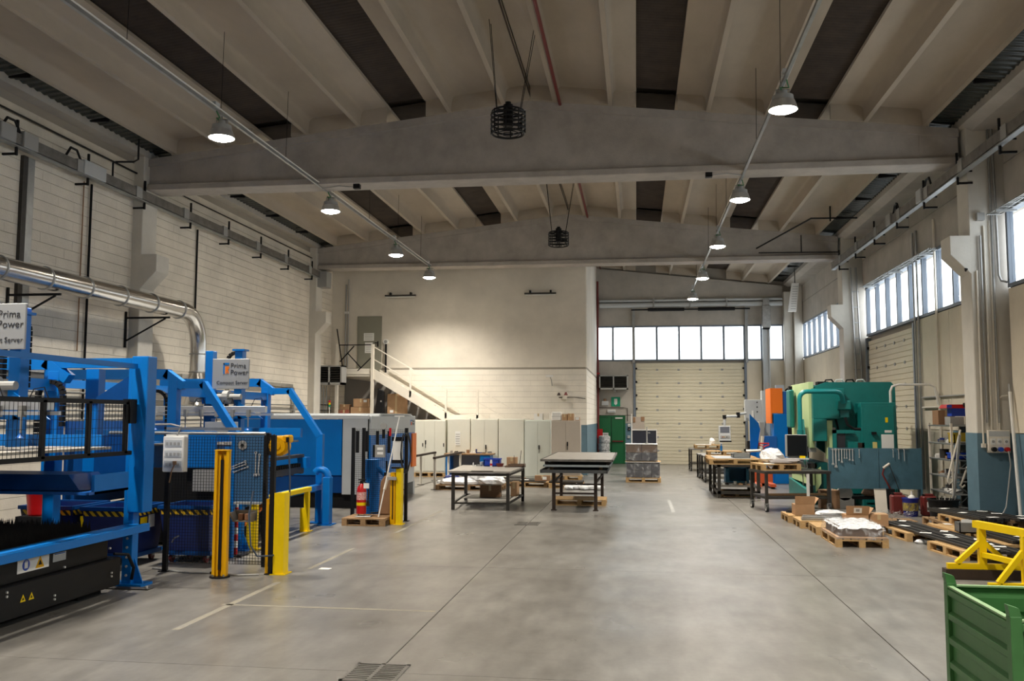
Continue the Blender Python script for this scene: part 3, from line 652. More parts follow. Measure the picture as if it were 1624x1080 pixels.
# ---- near fence: posts, rail, mesh
def fence(lab, y, x0, x1, zt, posts, dm=.04, z0=.12):
    t = thing('mesh_fence', lab, 'fence', (x0,y,0))
    for x in posts: bx(t,'post',BLACK,x-.03,x+.03,y-.03,y+.03,0,zt); bx(t,'post_foot',BLACK,x-.07,x+.07,y-.06,y+.06,0,.012)
    mesh_panel(t,'wire_mesh',BLACK,'x',y,x0,x1,z0,zt-.03,dm,dm,.0045)
    return t
f1 = fence('black wire mesh fence with conduit rail between the two loading machines',11.75,-6.35,-4.86,1.84,[-6.34,-4.84])
for z in (1.86,): cyl(f1,'conduit_rail',ZINC,(-7.2,11.72,z),(-4.95,11.72,z),.022)
bx(f1,'cable_duct',ZINC,-6.36,-5.3,11.70,11.74,1.90,1.94); tube(f1,'flexible_conduit',GREYP,[(-6.2,11.7,1.83),(-6.15,11.7,1.95),(-6.3,11.7,1.98),(-7.0,11.72,1.97)],.014)
f2 = fence('black wire mesh fence hung with tools behind the fire extinguisher',18.0,-5.72,-4.62,1.86,[-5.72,-5.5,-4.61])
for x,l in ((-5.62,.42),(-5.42,.40),(-5.20,.40),(-4.96,.42)): bx(f2,'hanging_strap',BLACK,x-.03,x+.03,17.93,17.97,1.78-l,1.8)
bx(f2,'notice_board',PAPER,-4.88,-4.67,17.95,17.965,1.22,1.68); bx(f2,'board_edge',BLACK,-4.9,-4.65,17.94,17.96,1.15,1.22); bx(f2,'board_edge',BLACK,-4.9,-4.65,17.94,17.96,1.6,1.68)
cyl(f2,'round_gauge',GREYP,(-5.07,17.9,1.9),(-5.07,17.94,1.9),.07,16); bx(f2,'gauge_stem',BLACK,-5.1,-5.04,17.92,17.95,1.65,1.85); bx(f2,'red_handle',RED,-4.95,-4.91,17.91,17.95,1.7,1.86)
for k in range(3): tube(f2,'coiled_cable',RUBBER,[(-4.61,17.92,1.75)]+[(-4.6+.10*math.sin(a),17.9+.01*k,1.35+.4*math.cos(a)+.03*k) for a in [i*.52 for i in range(1,12)]]+[(-4.61,17.92,1.7)],.012,5)
tube(f2,'hanging_cable',BLACK,[(-5.0,17.93,1.2),(-4.98,17.92,.7),(-5.02,17.9,.3),(-5.15,17.88,.17),(-5.3,17.9,.16)],.02)
t = thing('control_box','grey control box hung on the fence behind the white pole','control box',(-5.1,17.88,1.27)); bx(t,'body',GREYP,-5.22,-5.02,17.84,17.93,1.27,1.52,.006); bx(t,'dark_side',BLACK,-5.26,-5.22,17.84,17.93,1.27,1.52)
for z in (1.33,1.42): bx(t,'label_strip',PAPER,-5.17,-5.05,17.835,17.84,z,z+.05)
# ---- light-curtain columns and bollards
def curtain(x, y, h, lab, m, rz=0, group=None):
    t = thing('light_curtain_post', lab, 'safety post', (x,y,0), rz, group, local=True)
    for s in (-1,1): bx(t,'channel_side',m,s*.075-.018,s*.075+.018,-.05,.05,.02,h,.003)
    bx(t,'channel_back',m,-.075,.075,.03,.05,.02,h); bx(t,'lens_strip',BLACK,-.02,.02,-.03,.03,.1,h-.12); bx(t,'lens_frame',m,-.055,-.02,-.02,.03,.02,h-.05)
    bx(t,'lens_frame',m,.02,.055,-.02,.03,.02,h-.05); bx(t,'cap',m,-.1,.1,-.055,.055,h,h+.012); B().lathe([(0,0),(.13,0),(.13,.02),(0,.02)],(0,0,0),16).obj('round_base', BLACK, t)
    for k in range(4): cyl(t,'base_bolt',ZINC,(.1*math.cos(k*1.57+.8),.1*math.sin(k*1.57+.8),.02),(.1*math.cos(k*1.57+.8),.1*math.sin(k*1.57+.8),.045),.012,6)
    return t
curtain(-5.40,11.42,1.64,'tall amber light curtain post standing before the near mesh fence',YELO,R(8))
def bollard(x0,x1,y0,y1,h,lab):
    t = thing('guard_post', lab, 'guard post', ((x0+x1)/2,(y0+y1)/2,0))
    bx(t,'outer_channel',YEL,x0-.002,x1+.002,y0-.002,y0+.02,.012,h+.002); bx(t,'channel_flange',YEL,x1-.02,x1,y0,y1,.012,h); bx(t,'channel_flange',YEL,x0,x0+.02,y0,y1,.012,h); bx(t,'foot_plate',YEL,x0-.03,x1+.04,y0-.04,y1+.04,0,.012)
    bx(t,'inner_channel',YELO,x0-.12,x0-.02,y0+.02,y1,.0,h-.08); bx(t,'inner_strip',BLACK,x0-.08,x0-.06,y0+.015,y0+.02,.1,h-.15)
    return t
bollard(-4.80,-4.66,11.72,11.9,1.07,'wide yellow guard post beside the near fence end post')
t = bollard(-4.65,-4.55,17.38,17.55,1.08,'wide yellow guard post at the far fence beside the extinguisher pallet'); bx(t,'top_bracket',BLACK,-4.74,-4.58,17.34,17.5,1.08,1.11); bx(t,'mirror_box',GREYP,-4.82,-4.64,17.34,17.5,.86,.92)
t = thing('guard_rail','low yellow guard rail along the front of the second loading machine','guard rail',(-5.98,15,0))
for y in (13.85,16.15): bx(t,'leg',YEL,-6.03,-5.95,y-.05,y+.05,0,.72); bx(t,'foot',YEL,-6.08,-5.9,y-.09,y+.09,0,.012); bx(t,'leg_sleeve',YEL,-6.10,-6.03,y-.05,y+.05,0,.42)
bx(t,'top_bar',YEL,-6.04,-5.94,13.75,16.25,.72,.80,.006)
# ---- electrics and tools on the near fence
t = thing('electrical_box','light grey electrical distribution box with breaker rows on the fence','electrical box',(-6.2,11.68,1.34))
bx(t,'case',WHITE,-6.35,-6.05,11.60,11.70,1.34,1.82,.012)
for i,z in enumerate((1.40,1.54,1.68)):
    d = bx(t,'breaker_window',LGREY,-6.32,-6.08,11.592,11.6,z,z+.09)
    for k in range(4): bx(d,'breaker',GREYP,-6.30+k*.055,-6.27+k*.055,11.585,11.592,z+.02,z+.06)
bx(t,'brown_plug',CARDD,-6.18,-6.14,11.56,11.59,1.44,1.49); tube(t,'plug_lead',CARDD,[(-6.16,11.57,1.44),(-6.2,11.58,1.36),(-6.24,11.6,1.2)],.008)
bx(t,'mounting_plate',WHITE,-6.36,-6.05,11.70,11.72,1.34,1.84)
t = thing('tool_board','blue perforated tool board beside the yellow hose reel','tool board',(-5.66,12.95,0))
bx(t,'perforated_sheet',mat('pegboard',(.05,.16,.33),.5,var=.25,scale=60),-5.95,-5.46,12.98,13.0,.80,1.84); bx(t,'frame_leg',BLUE,-6.0,-5.95,12.96,13.02,0,1.86); bx(t,'frame_leg',BLUE,-5.46,-5.42,12.96,13.02,0,1.86)
b = B()
for i in range(11):
    for k in range(24): b.box(-5.92+i*.042,-5.912+i*.042,12.976,12.979,.84+k*.042,.848+k*.042)
tag(b.obj('holes', BLACK, t), kind='stuff'); bx(t,'tool_shelf',LGREY,-5.9,-5.5,12.86,12.97,.80,.83)
def wrench(x, y, z, l, lab, group, rz=0, tilt=0):
    w = l*.055; b = B().box(-w/2,w/2,-.006,.006,-l*.86,-l*.08)
    b.lathe([(w*.5,-.006),(w*1.15,-.006),(w*1.15,.006),(w*.5,.006),(w*.5,-.006)],(0,0,0),12)
    bb = B().lathe([(w*.5,-.006),(w*1.15,-.006),(w*1.15,.006),(w*.5,.006),(w*.5,-.006)],(0,0,0),12).rot(R(90),axis='X'); b = B().box(-w/2,w/2,-.006,.006,-l*.9,-l*.04); b.add(bb.v,bb.f)
    b.prism([(-w*1.3,-l*1.02),(-w*.55,-l*1.04),(-w*.45,-l*.96),(w*.45,-l*.96),(w*.55,-l*1.04),(w*1.3,-l*1.02),(w*1.2,-l*.92),(w*.5,-l*.87),(-w*.5,-l*.87),(-w*1.2,-l*.92)],'y',-.006,.006)
    o = b.rot(tilt,axis='Y').obj('wrench', CHROME); o.location = (x,y,z); return tag(o, lab, 'wrench', group)
for k,(x,z,l,tl) in enumerate([(-5.62,1.55,.34,0),(-5.56,1.52,.3,.05),(-5.78,1.42,.28,1.2),(-5.77,1.38,.26,1.25),(-5.74,1.34,.24,1.22)]):
    wrench(x,12.965,z,l,['long upright spanner on the blue perforated board','shorter upright spanner on the blue perforated board','upper slanted spanner on the blue board','middle slanted spanner on the blue board','lowest slanted spanner on the blue board'][k],'spanners on the blue board',tilt=tl)
t = thing('grinding_disc','round grey grinding disc hung on the tool board','disc',(-5.83,12.96,1.66)); B().lathe([(.02,0),(.07,0),(.07,.01),(.02,.01),(.02,0)],(0,0,0),20).rot(R(90),axis='X').mv((-5.83,12.97,1.66)).obj('disc', GREYP, t); cyl(t,'hub',BLACK,(-5.83,12.94,1.66),(-5.83,12.97,1.66),.022)
t = thing('hose_reel','round yellow hose reel on the dark fence post','hose reel',(-5.0,12.3,1.6))
B().cyl((-4.98,12.24,1.68),(-4.98,12.38,1.68),.145,24).obj('drum', YELO, t, .02, smooth=True); cyl(t,'front_flange',YELO,(-4.98,12.20,1.68),(-4.98,12.24,1.68),.115,24); cyl(t,'hub',YELO,(-4.98,12.185,1.68),(-4.98,12.2,1.68),.05,16); B().box(-4.92,-4.81,12.23,12.39,1.72,1.83).obj('hose_guide', YELO, t, .02); bx(t,'guide_slot',BLACK,-4.86,-4.815,12.222,12.23,1.73,1.80)
bx(t,'wall_bracket',BLACK,-5.16,-5.12,12.28,12.34,1.55,1.85); tube(t,'bracket_band',BLACK,arc((-5.03,12.31,1.68),.155,100,260,12,'xz'),.01,5)
tube(t,'air_hose',mat('hose_blue',(.04,.06,.10),.5),[(-4.83,12.25,1.74),(-4.81,12.28,1.2),(-4.80,12.25,.7),(-4.76,12.1,.34),(-4.8,11.7,.25),(-4.95,11.55,.26),(-5.02,11.5,.4),(-5.08,11.55,.8),(-5.07,11.65,1.1)],.012)
bx(None,'reel_post',BLACK,-5.2,-5.15,12.27,12.33,0,1.86); tag(bpy.data.objects['reel_post'],'dark upright post carrying the yellow hose reel','post')
t = thing('tool_tray','small grey metal tray fixed at the fence before the striped post','tray',(-5.2,11.68,.7))
B().prism([(-5.36,.82),(-5.30,.70),(-5.06,.70),(-5.04,.82),(-5.06,.82),(-5.08,.715),(-5.28,.715),(-5.34,.82)],'y',11.55,11.72).obj('pan', STEEL, t); bx(t,'back_lip',STEEL,-5.36,-5.04,11.71,11.73,.70,.84)
for x in (-5.25,-5.16): bx(t,'small_part',mat('rust',(.22,.10,.05),.7),x,x+.06,11.6,11.66,.72,.8)
t = thing('chain_post','thin red and white striped post on a dark base','post',(-6.0,13.2,0))
for k in range(9): cyl(t,'red_band' if k%2 == 0 else 'white_band',RED if k%2 == 0 else WHITE,(-6.0,13.2,.02+.1*k),(-6.0,13.2,.12+.1*k),.028,10)
bx(t,'base',BLACK,-6.15,-5.85,13.05,13.35,0,.02); cyl(t,'cap',RED,(-6.0,13.2,.92),(-6.0,13.2,.96),.032)
# ---- tipping skips behind the fence
def skip(x0,x1,y0,y1,lab,paper):
    t = thing('tipping_skip', lab, 'skip', ((x0+x1)/2,(y0+y1)/2,0), group='navy tipping skips with hazard tape')
    w = x1-x0; z0, z1 = .17, .80
    B().add([(x0+.05,y0+.12,z0),(x1-.05,y0+.12,z0),(x1-.05,y1-.05,z0),(x0+.05,y1-.05,z0),(x0,y0,z1),(x1,y0,z1),(x1,y1,z1),(x0,y1,z1),(x0+.02,y0+.02,z1),(x1-.02,y0+.02,z1),(x1-.02,y1-.02,z1),(x0+.02,y1-.02,z1),(x0+.07,y0+.14,z0+.02),(x1-.07,y0+.14,z0+.02),(x1-.07,y1-.07,z0+.02),(x0+.07,y1-.07,z0+.02)],
        [(0,3,2,1),(0,1,5,4),(1,2,6,5),(2,3,7,6),(3,0,4,7),(4,5,9,8),(5,6,10,9),(6,7,11,10),(7,4,8,11),(8,9,13,12),(9,10,14,13),(10,11,15,14),(11,8,12,15),(12,13,14,15)]).obj('body', NAVY, t)
    B().box(x0-.02,x1+.02,y0-.02,y0+.02,z1-.03,z1+.02).box(x0-.02,x1+.02,y1-.02,y1+.02,z1-.03,z1+.02).box(x0-.02,x0+.02,y0,y1,z1-.03,z1+.02).box(x1-.02,x1+.02,y0,y1,z1-.03,z1+.02).obj('rim', BLUED, t)
    k = .1*.12/.63
    B().prism([(y0-.004,z1-.04),(y0-.004+.012,z1-.11),(y0+.03,z1-.11),(y0+.03,z1-.04)],'x',x0+.03,x1-.03).obj('hazard_tape', HAZ, t); B().box(x1-.022,x1+.004,y0+.03,y1-.03,z1-.11,z1-.04).obj('hazard_tape', HAZ, t)
    bx(t,'chassis',BLUED,x0+.02,x1-.02,y0+.1,y1,.11,.17)
    for xx in (x0+.1,x1-.14):
        for yy in (y0+.18,y1-.1): w_ = B().cyl((xx,yy,.06),(xx+.04,yy,.06),.06,14).obj('wheel', DRED, t, smooth=True); bx(w_,'fork',ZINC,xx-.01,xx+.05,yy-.03,yy+.03,.06,.115)
    if paper:
        cx = (x0+x1)/2-.04; yy = y0+.05
        p_ = B().prism([(y0+.04,.66),(y0+.088,.40),(y0+.092,.40),(y0+.044,.66)],'x',cx-.22,cx+.18).obj('paper_sheet', PAPER, t)
        for q,s in enumerate(('CARTA','PLASTICA','LEGNO')): bx(p_,'printed_line',GREYP,cx-.10,cx+.06,y0+.056+.012*q,y0+.06+.012*q,.58-.065*q,.595-.065*q)
        bx(t,'coloured_label',PAPER,cx+.02,cx+.24,y0+.012,y0+.018,.685,.74); cyl(t,'red_dot',RED,(cx+.13,y0+.008,.715),(cx+.13,y0+.012,.715),.02); cyl(t,'green_dot',SIGNGREEN,(cx+.06,y0+.008,.715),(cx+.06,y0+.012,.715),.02)
    bx(t,'yellow_label',YEL,x1-.002,x1+.003,y0+.2,y0+.38,.48,.66); bx(t,'white_label',PAPER,x1-.002,x1+.003,y0+.42,y0+.58,.5,.68)
    tube(t,'tilt_handle',ZINC,[(x0+.2,y0+.02,.3),(x0+.25,y0-.02,.36),(x0+.33,y0-.03,.40)],.012)
    return t
skip(-6.78,-6.02,12.35,13.15,'navy tipping skip with a paper notice on its front behind the fence',True)
skip(-7.72,-6.95,11.95,12.8,'navy tipping skip partly hidden behind the blue corner post',False)
skip(-8.7,-7.9,12.0,12.9,'navy tipping skip deep behind the spiked cutting table',False)
t = thing('red_bucket','red bucket behind the spiked cutting table','bucket',(-8.15,11.6,.0)); B().lathe([(.0,.72),(.13,.72),(.17,1.05),(.18,1.05),(.18,1.07),(.16,1.07),(.14,.74),(.0,.74)],(-8.2,11.7,0),16).obj('shell', RED, t, smooth=True); bx(t,'stand',BLACKM,-8.4,-8.0,11.5,11.9,0,.72)
t = thing('orange_chute','sloping orange plate under the yellow guard rail','chute',(-6.5,15,0)); B().prism([(13.9,.12),(15.4,.55),(15.4,.6),(13.9,.17)],'x',-6.5,-6.42).obj('plate', ORANGE, t); bx(t,'support',BLACK,-6.5,-6.42,15.3,15.4,0,.55); bx(t,'support',BLACK,-6.5,-6.42,13.9,14.0,0,.13)
# ---- pallets
def pallet_parts(t, L=1.2, W=.8, m=None, n=7):
    m = m or WOOD
    for i in range(n): 
        y = -W/2+(W-.1)*i/(n-1); bx(t,'top_board',m,-L/2,L/2,y,y+.095,.122,.144)
    for x in (-L/2+.05,0,L/2-.05): bx(t,'stringer_board',m,x-.05,x+.05,-W/2,W/2,.1,.122)
    for x in (-L/2+.05,0,L/2-.05):
        for y in (-W/2+.05,0,W/2-.05): bx(t,'block',m,x-.05,x+.05,y-.05,y+.05,.022,.1)
    for y in (-W/2+.05,0,W/2-.05): bx(t,'bottom_board',m,-L/2,L/2,y-.05,y+.05,0,.022)
PROTO = {}
def pallet(x, y, lab, rz=0, z=0, L=1.2, W=.8, m=None):
    key = (L,W,(m or WOOD).name)
    if key not in PROTO:
        t = thing('wooden_pallet', lab, 'pallet', (x,y,z), rz, 'wooden pallets', local=True); pallet_parts(t,L,W,m); PROTO[key] = t; return t
    return dup(PROTO[key],(x,y,z),rz,label=lab)
pallet(-5.21,17.46,'wooden pallet under the fire extinguisher',0,0,.84,.8,WOODD)
# ---- fire extinguisher on a stand, white pole, hoses
t = thing('fire_extinguisher','red fire extinguisher with a yellow band standing on the pallet','fire extinguisher',(-5.33,17.35,.145))
B().lathe([(0,.06),(.09,.06),(.095,.08),(.095,.50),(.08,.57),(.04,.62),(.03,.64),(0,.64)],(-5.33,17.35,.145),18).obj('cylinder', RED, t, smooth=True)
B().lathe([(.0965,.22),(.0965,.28)],(-5.33,17.35,.145),18).obj('yellow_band', YEL, t); B().lathe([(.0965,.33),(.0965,.48)],(-5.33,17.35,.145),18).obj('label_print', mat('label_red',(.55,.08,.08),.5,var=.6,scale=40,col2=(.8,.7,.65)), t)
B().box(-5.36,-5.30,17.33,17.37,.78,.84).box(-5.40,-5.24,17.34,17.36,.85,.87).box(-5.40,-5.24,17.34,17.36,.80,.815).obj('valve_handle', BLACK, t); tube(t,'hose',BLACK,[(-5.30,17.35,.81),(-5.2,17.33,.78),(-5.18,17.32,.6),(-5.19,17.31,.45)],.014); cyl(t,'nozzle',BLACK,(-5.19,17.31,.46),(-5.19,17.31,.36),.02,10,.035)
bx(t,'paper_tag',PAPER,-5.26,-5.15,17.24,17.245,.70,.80); tube(t,'stand',ZINC,[(-5.42,17.28,.155),(-5.42,17.42,.155),(-5.14,17.42,.155),(-5.14,17.28,.155),(-5.42,17.28,.155)],.012); 
for dx in (-.06,.06): cyl(t,'foot_peg',ZINC,(-5.33+dx,17.35,.15),(-5.33+dx,17.35,.215),.01)
t = thing('white_pole','long thin white pole leaning on the mesh fence','pole',(-4.95,17.4,.145)); cyl(t,'shaft',WHITE,(-4.97,17.3,.15),(-4.74,17.92,2.1),.013,8); bx(t,'end_bar',WHITE,-4.84,-4.64,17.9,17.94,2.09,2.11); cyl(t,'grip',BEIGE,(-4.905,17.47,.66),(-4.85,17.60,.98),.03,8)
t = thing('brown_case','worn brown leather-like case standing against the fence','case',(-4.95,17.85,.145)); B().prism([(-5.1,.15),(-4.88,.15),(-4.84,.88),(-4.98,.92),(-5.06,.8)],'y',17.72,17.86).obj('body', CARDD, t, .02); bx(t,'handle',BLACK,-5.0,-4.92,17.76,17.82,.88,.98)
t = thing('blue_gas_bottle','bright blue tube leaning behind the far mesh fence','tube',(-5.4,18.3,0)); cyl(t,'body',BLUE,(-5.45,18.45,.0),(-5.45,18.45,1.2),.16,16); cyl(t,'slanted_arm',BLUE,(-5.4,18.4,1.1),(-5.0,18.4,.75),.05,10)
# ================================================================== MIDDLE: STAIR, CABINETS, BENCHES, TABLES
def rect_legs(t, m, pts, w, z0, z1):
    for x,y in pts: bx(t,'leg',m,x-w/2,x+w/2,y-w/2,y+w/2,z0,z1)
def carton(x0,x1,y0,y1,z0,z1,lab,m=None,rz=0,open_=False,label_=None,tape=True,group=None):
    m = m or CARD; cx, cy = (x0+x1)/2,(y0+y1)/2; w, d, h = (x1-x0)/2,(y1-y0)/2,z1-z0
    t = thing('cardboard_box', lab, 'box', (cx,cy,z0), rz, group, local=True)
    bx(t,'body',m,-w,w,-d,d,0,h,.004)
    if open_:
        B().add([(-w,-d,h),(w,-d,h),(w+.01,-d-.06,h+.17),(-w-.01,-d-.06,h+.17),(-w,-d+.006,h),(w,-d+.006,h),(w+.01,-d-.054,h+.17),(-w-.01,-d-.054,h+.17)],[(0,1,2,3),(7,6,5,4),(0,4,5,1),(1,5,6,2),(2,6,7,3),(3,7,4,0)]).obj('flap', m, t)
        B().add([(w,-d,h),(w,d,h),(w+.09,d,h+.13),(w+.09,-d,h+.13),(w-.006,-d,h),(w-.006,d,h),(w+.084,d,h+.13),(w+.084,-d,h+.13)],[(0,1,2,3),(7,6,5,4),(0,4,5,1),(1,5,6,2),(2,6,7,3),(3,7,4,0)]).obj('flap', m, t)
    elif tape: bx(t,'tape',mat('tan_tape',(.55,.42,.24),.4),-w-.001,w+.001,-.025,.025,h-.0,h+.002); bx(t,'tape',mat('tan_tape',(.55,.42,.24),.4),-.03,.03,-d-.002,-d,h*.55,h)
    if label_: bx(t,'paper_label',PAPER,label_[0]*w-.06,label_[0]*w+.06,-d-.003,-d,h*label_[1]-.04,h*label_[1]+.05)
    return t
# ---- stair and landing
t = thing('steel_stair','beige steel stair with landing leading up to the grey door','stair',(-9,32,0))
ys0, ys1 = 31.72, 32.55
bx(t,'landing_edge',BEIGE,-10.75,-9.36,ys0-.06,ys0,3.52,3.80); bx(t,'landing_lip',BEIGE,-10.75,-9.36,ys0-.08,ys0-.06,3.60,3.63); bx(t,'landing_floor',BEIGE,-10.75,-9.36,ys0,ys1,3.62,3.70)
def stz(x): return 3.68-.575*(x+9.4) if x < -6.65 else (2.09 if x < -5.5 else max(0,2.09-.575*(x+5.5)))
for y in (ys0-.03,ys1-.05):
    B().prism([(-9.36,3.80),(-9.36,3.42),(-6.60,1.83),(-5.52,1.83),(-2.3,-.0),(-1.87,0.0),(-5.45,2.15),(-6.55,2.15)],'y',y-.03,y+.03).obj('stringer', BEIGE, t)
for i in range(9): x = -9.3+i*.3; z = stz(x)-.08; bx(t,'tread',BEIGE,x,x+.27,ys0,ys1-.08,z-.03,z)
bx(t,'half_landing',BEIGE,-6.6,-5.5,ys0,ys1-.08,2.0,2.04)
for i in range(10): x = -5.45+i*.33; z = stz(x)-.12; bx(t,'tread',BEIGE,x,x+.29,ys0,ys1-.08,z-.03,z)
for x,z0,z1 in ((-9.40,0,4.68),(-10.72,0,4.68)): bx(t,'post',BEIGE,x-.05,x+.05,ys0-.1,ys0,z0,z1)
for x in (-8.1+.1,-6.7): bx(t,'handrail_post',BEIGE,x-.035,x+.035,ys0-.06,ys0,stz(x)-.1,stz(x)+.95)
bx(t,'handrail_post',BEIGE,-5.6,-5.53,ys0-.06,ys0,2.0,3.02)
for dz in (.93,.48):
    for xa,xb in ((-9.36,-6.70),(-6.70,-5.56),(-5.56,-3.2)): bar(t,'handrail',BEIGE,(xa,ys0-.03,(stz(xa) if xa < -6.8 else 2.12)+dz),(xb,ys0-.03,(2.12 if xb < -5 else .8)+dz),.03)
bx(t,'door_side_post',BLACK,-9.17,-9.11,ys1-.1,ys1-.04,3.7,4.75); bar(t,'wall_handrail',BEIGE,(-9.0,ys1-.05,3.80),(-6.4,ys1-.05,2.28),.06,.05)
for p,q in (((-10.68,4.66),(-9.42,4.66)),((-10.62,4.05),(-10.1,4.62)),((-10.35,4.38),(-9.82,3.82)),((-9.95,3.72),(-9.45,4.2)),((-10.75,5.25),(-10.5,3.74))): bar(t,'dark_brace',BLACK,(p[0],ys0-.05,p[1]),(q[0],ys0-.05,q[1]),.035)
bx(t,'shelf_board',BEIGE,-10.75,-9.1,ys0,ys1-.1,2.03,2.08); bx(t,'stair_shade_sheet',mat('shade_grey',(.22,.21,.2),.9),-10.7,-4.5,ys1-.04,ys1-.02,0,1.8)  # dark grey sheets at the wall stand in for shade under the stair
B().prism([(-10.7,1.8),(-6.9,1.8),(-9.2,3.3),(-10.7,3.5)],'y',ys1-.04,ys1-.02).obj('stair_shade_sheet', mat('shade_grey',(.22,.21,.2),.9), t)
carton(-10.25,-9.55,31.85,32.4,2.08,2.42,'lower sagging cardboard box on the shelf under the stair landing')
carton(-10.15,-9.6,31.85,32.35,2.43,2.72,'upper cardboard box with a white label on the landing shelf',label_=(.6,.7))
carton(-10.7,-10.3,31.85,32.25,2.08,2.32,'small red and brown carton on the landing shelf',mat('red_card',(.35,.06,.05),.7,var=.5,scale=9,col2=(.3,.18,.1)))
carton(-10.66,-10.32,31.85,32.2,2.325,2.52,'dark brown open carton piled on the red carton',CARDD)
carton(-8.9,-8.25,31.9,32.3,.0,2.9,'tall upright cardboard box under the stair',label_=(-.5,.78))
carton(-7.6,-6.65,31.95,32.35,0,1.98,'wide cardboard box behind the cream cabinets under the stair')
t = thing('black_case','tall dark case leaning under the stair beside the cardboard box','case',(-9.1,31.9,2.08)); B().prism([(-9.32,2.09),(-8.98,2.09),(-9.0,3.0),(-9.2,3.1)],'y',31.7,31.9).obj('shell', BLACK, t, .02); bx(t,'clasp',ZINC,-9.1,-9.05,31.69,31.7,2.6,2.66)
for k,(x0,x1,h) in enumerate(((-10.6,-10.1,.62),(-10.05,-9.55,.5),(-9.3,-8.95,.7))):
    t = thing('wrapped_bundle',['white wrapped bundle at the left below the landing shelf','pale wrapped bundle in the middle below the landing shelf','pale wrapped bundle right of the landing post'][k],'bundle',((x0+x1)/2,31.7,1.3),group='wrapped bundles under the stair'); B().box(x0,x1,31.5,31.9,1.3,1.3+h).obj('film_cover', FILM, t, .06); bx(t,'strap',GREYP,(x0+x1)/2-.02,(x0+x1)/2+.02,31.495,31.905,1.3,1.3+h)
t = thing('storage_rack','low rack carrying the wrapped bundles under the stair','rack',(-9.9,31.7,0)); bx(t,'deck',GREYP,-10.7,-8.92,31.45,31.95,1.25,1.3)
for x in (-10.66,-9.2): bx(t,'upright',GREYP,x-.03,x+.03,31.5,31.56,0,1.25)
for k,(x,y,z,r_) in enumerate(()): pass
# ---- louvred unit heaters
def heater(x0,x1,y,z0,z1,lab):
    t = thing('unit_heater', lab, 'heater', ((x0+x1)/2,y,z0)); B().box(x0,x1,y,y+.5,z1-.05,z1).box(x0,x1,y,y+.5,z0,z0+.08).box(x0,x0+.06,y,y+.5,z0,z1).box(x1-.06,x1,y,y+.5,z0,z1).box((x0+x1)/2-.03,(x0+x1)/2+.03,y,y+.1,z0,z1).obj('casing', GREYP, t); bx(t,'dark_core',BLACKM,x0+.05,x1-.05,y+.12,y+.48,z0+.05,z1-.05)
    n = 6
    for i in range(n):
        z = z0+.1+(z1-z0-.16)*(i+.5)/n
        for a0,a1 in ((x0+.06,(x0+x1)/2-.03),((x0+x1)/2+.03,x1-.06)): B().add([(a0,y+.01,z-.03),(a1,y+.01,z-.03),(a1,y+.1,z+.03),(a0,y+.1,z+.03),(a0,y+.01,z-.022),(a1,y+.01,z-.022),(a1,y+.1,z+.038),(a0,y+.1,z+.038)],[(0,1,2,3),(7,6,5,4),(0,4,5,1),(1,5,6,2),(2,6,7,3),(3,7,4,0)]).obj('louvre', DKSTEEL, t)
    return t
t = heater(-11.23,-10.28,30.9,3.2,3.88,'louvred unit heater on the left wall beside the stair landing'); bx(t,'wall_bracket',ZINC,-11.26,-11.2,31.0,31.3,3.05,3.2)
t = heater(-1.64,-.36,40.6,3.3,3.94,'louvred unit heater high above the green door'); bx(t,'wall_bracket',ZINC,-1.0,-.9,40.9,41.18,3.2,3.3)
# ---- fluorescent battens on the partition wall
for x0,x1,lab in ((-9.2,-8.03,'unlit tube light on the partition wall above the stair door'),(-3.99,-2.84,'unlit tube light on the partition wall at the right')):
    t = thing('tube_light', lab, 'light fitting', ((x0+x1)/2,32.5,6.5)); bx(t,'batten',DKSTEEL,x0,x1,32.42,32.5,6.52,6.57); cyl(t,'tube',WHITE,(x0+.03,32.45,6.49),(x1-.03,32.45,6.49),.02,8)
    for x in (x0+.2,x1-.2): bx(t,'wall_arm',BLACK,x-.03,x+.03,32.44,32.6,6.57,6.66)
# ---- cabinets
def cabinet(x0,x1,y,z0,z1,lab,m,handle=True,n=2,group='tall metal cabinets along the wall'):
    t = thing('metal_cabinet', lab, 'cabinet', ((x0+x1)/2,y+.25,z0), group=group); bx(t,'carcass',m,x0,x1,y+.02,y+.5,z0,z1,.004); bx(t,'plinth',m,x0+.01,x1-.01,y+.03,y+.05,z0,z0+.05)
    for i in range(n):
        a0 = x0+.015+(x1-x0-.03)*i/n+.003; a1 = x0+.015+(x1-x0-.03)*(i+1)/n-.003; d = bx(t,'door',m,a0,a1,y,y+.02,z0+.06,z1-.03,.003)
        if handle and i == n//2: B().box(a0+.03,a0+.07,y-.025,y,z0+.98,z0+1.12).box(a0+.04,a0+.06,y-.03,y-.02,z0+.85,z0+.98).obj('handle', BLACK, d)
        elif handle and n == 3: bx(d,'handle',BLACK,a1-.06,a1-.03,y-.01,y,z0+.9,z0+1.02)
    return t
cabinet(-7.72,-6.58,31.1,.145,1.97,'wide pale cabinet with sliding doors standing on a pallet by the handrails',CREAM,True,3)
pallet(-7.15,31.5,'wooden pallet under the wide sliding-door cabinet',0,0,1.15,.8)
t = cabinet(-6.52,-5.71,31.12,0,2.02,'pale cabinet with a white notice on its door',CREAM,False,1); p_ = bx(t,'white_notice',PAPER,-6.24,-6.06,31.11,31.12,.98+.12,1.58)
for k in range(5): bx(p_,'notice_line',GREYP,-6.22,-6.08,31.107,31.111,1.15+.08*k,1.17+.08*k)
cabinet(-5.69,-4.74,31.12,0,2.02,'pale two-door cabinet with keys in both locks behind the work table',CREAM,True,2)
cabinet(-4.72,-3.83,31.12,0,2.02,'plain pale cabinet between the keyed cabinet and the mint one',CREAM,False,1)
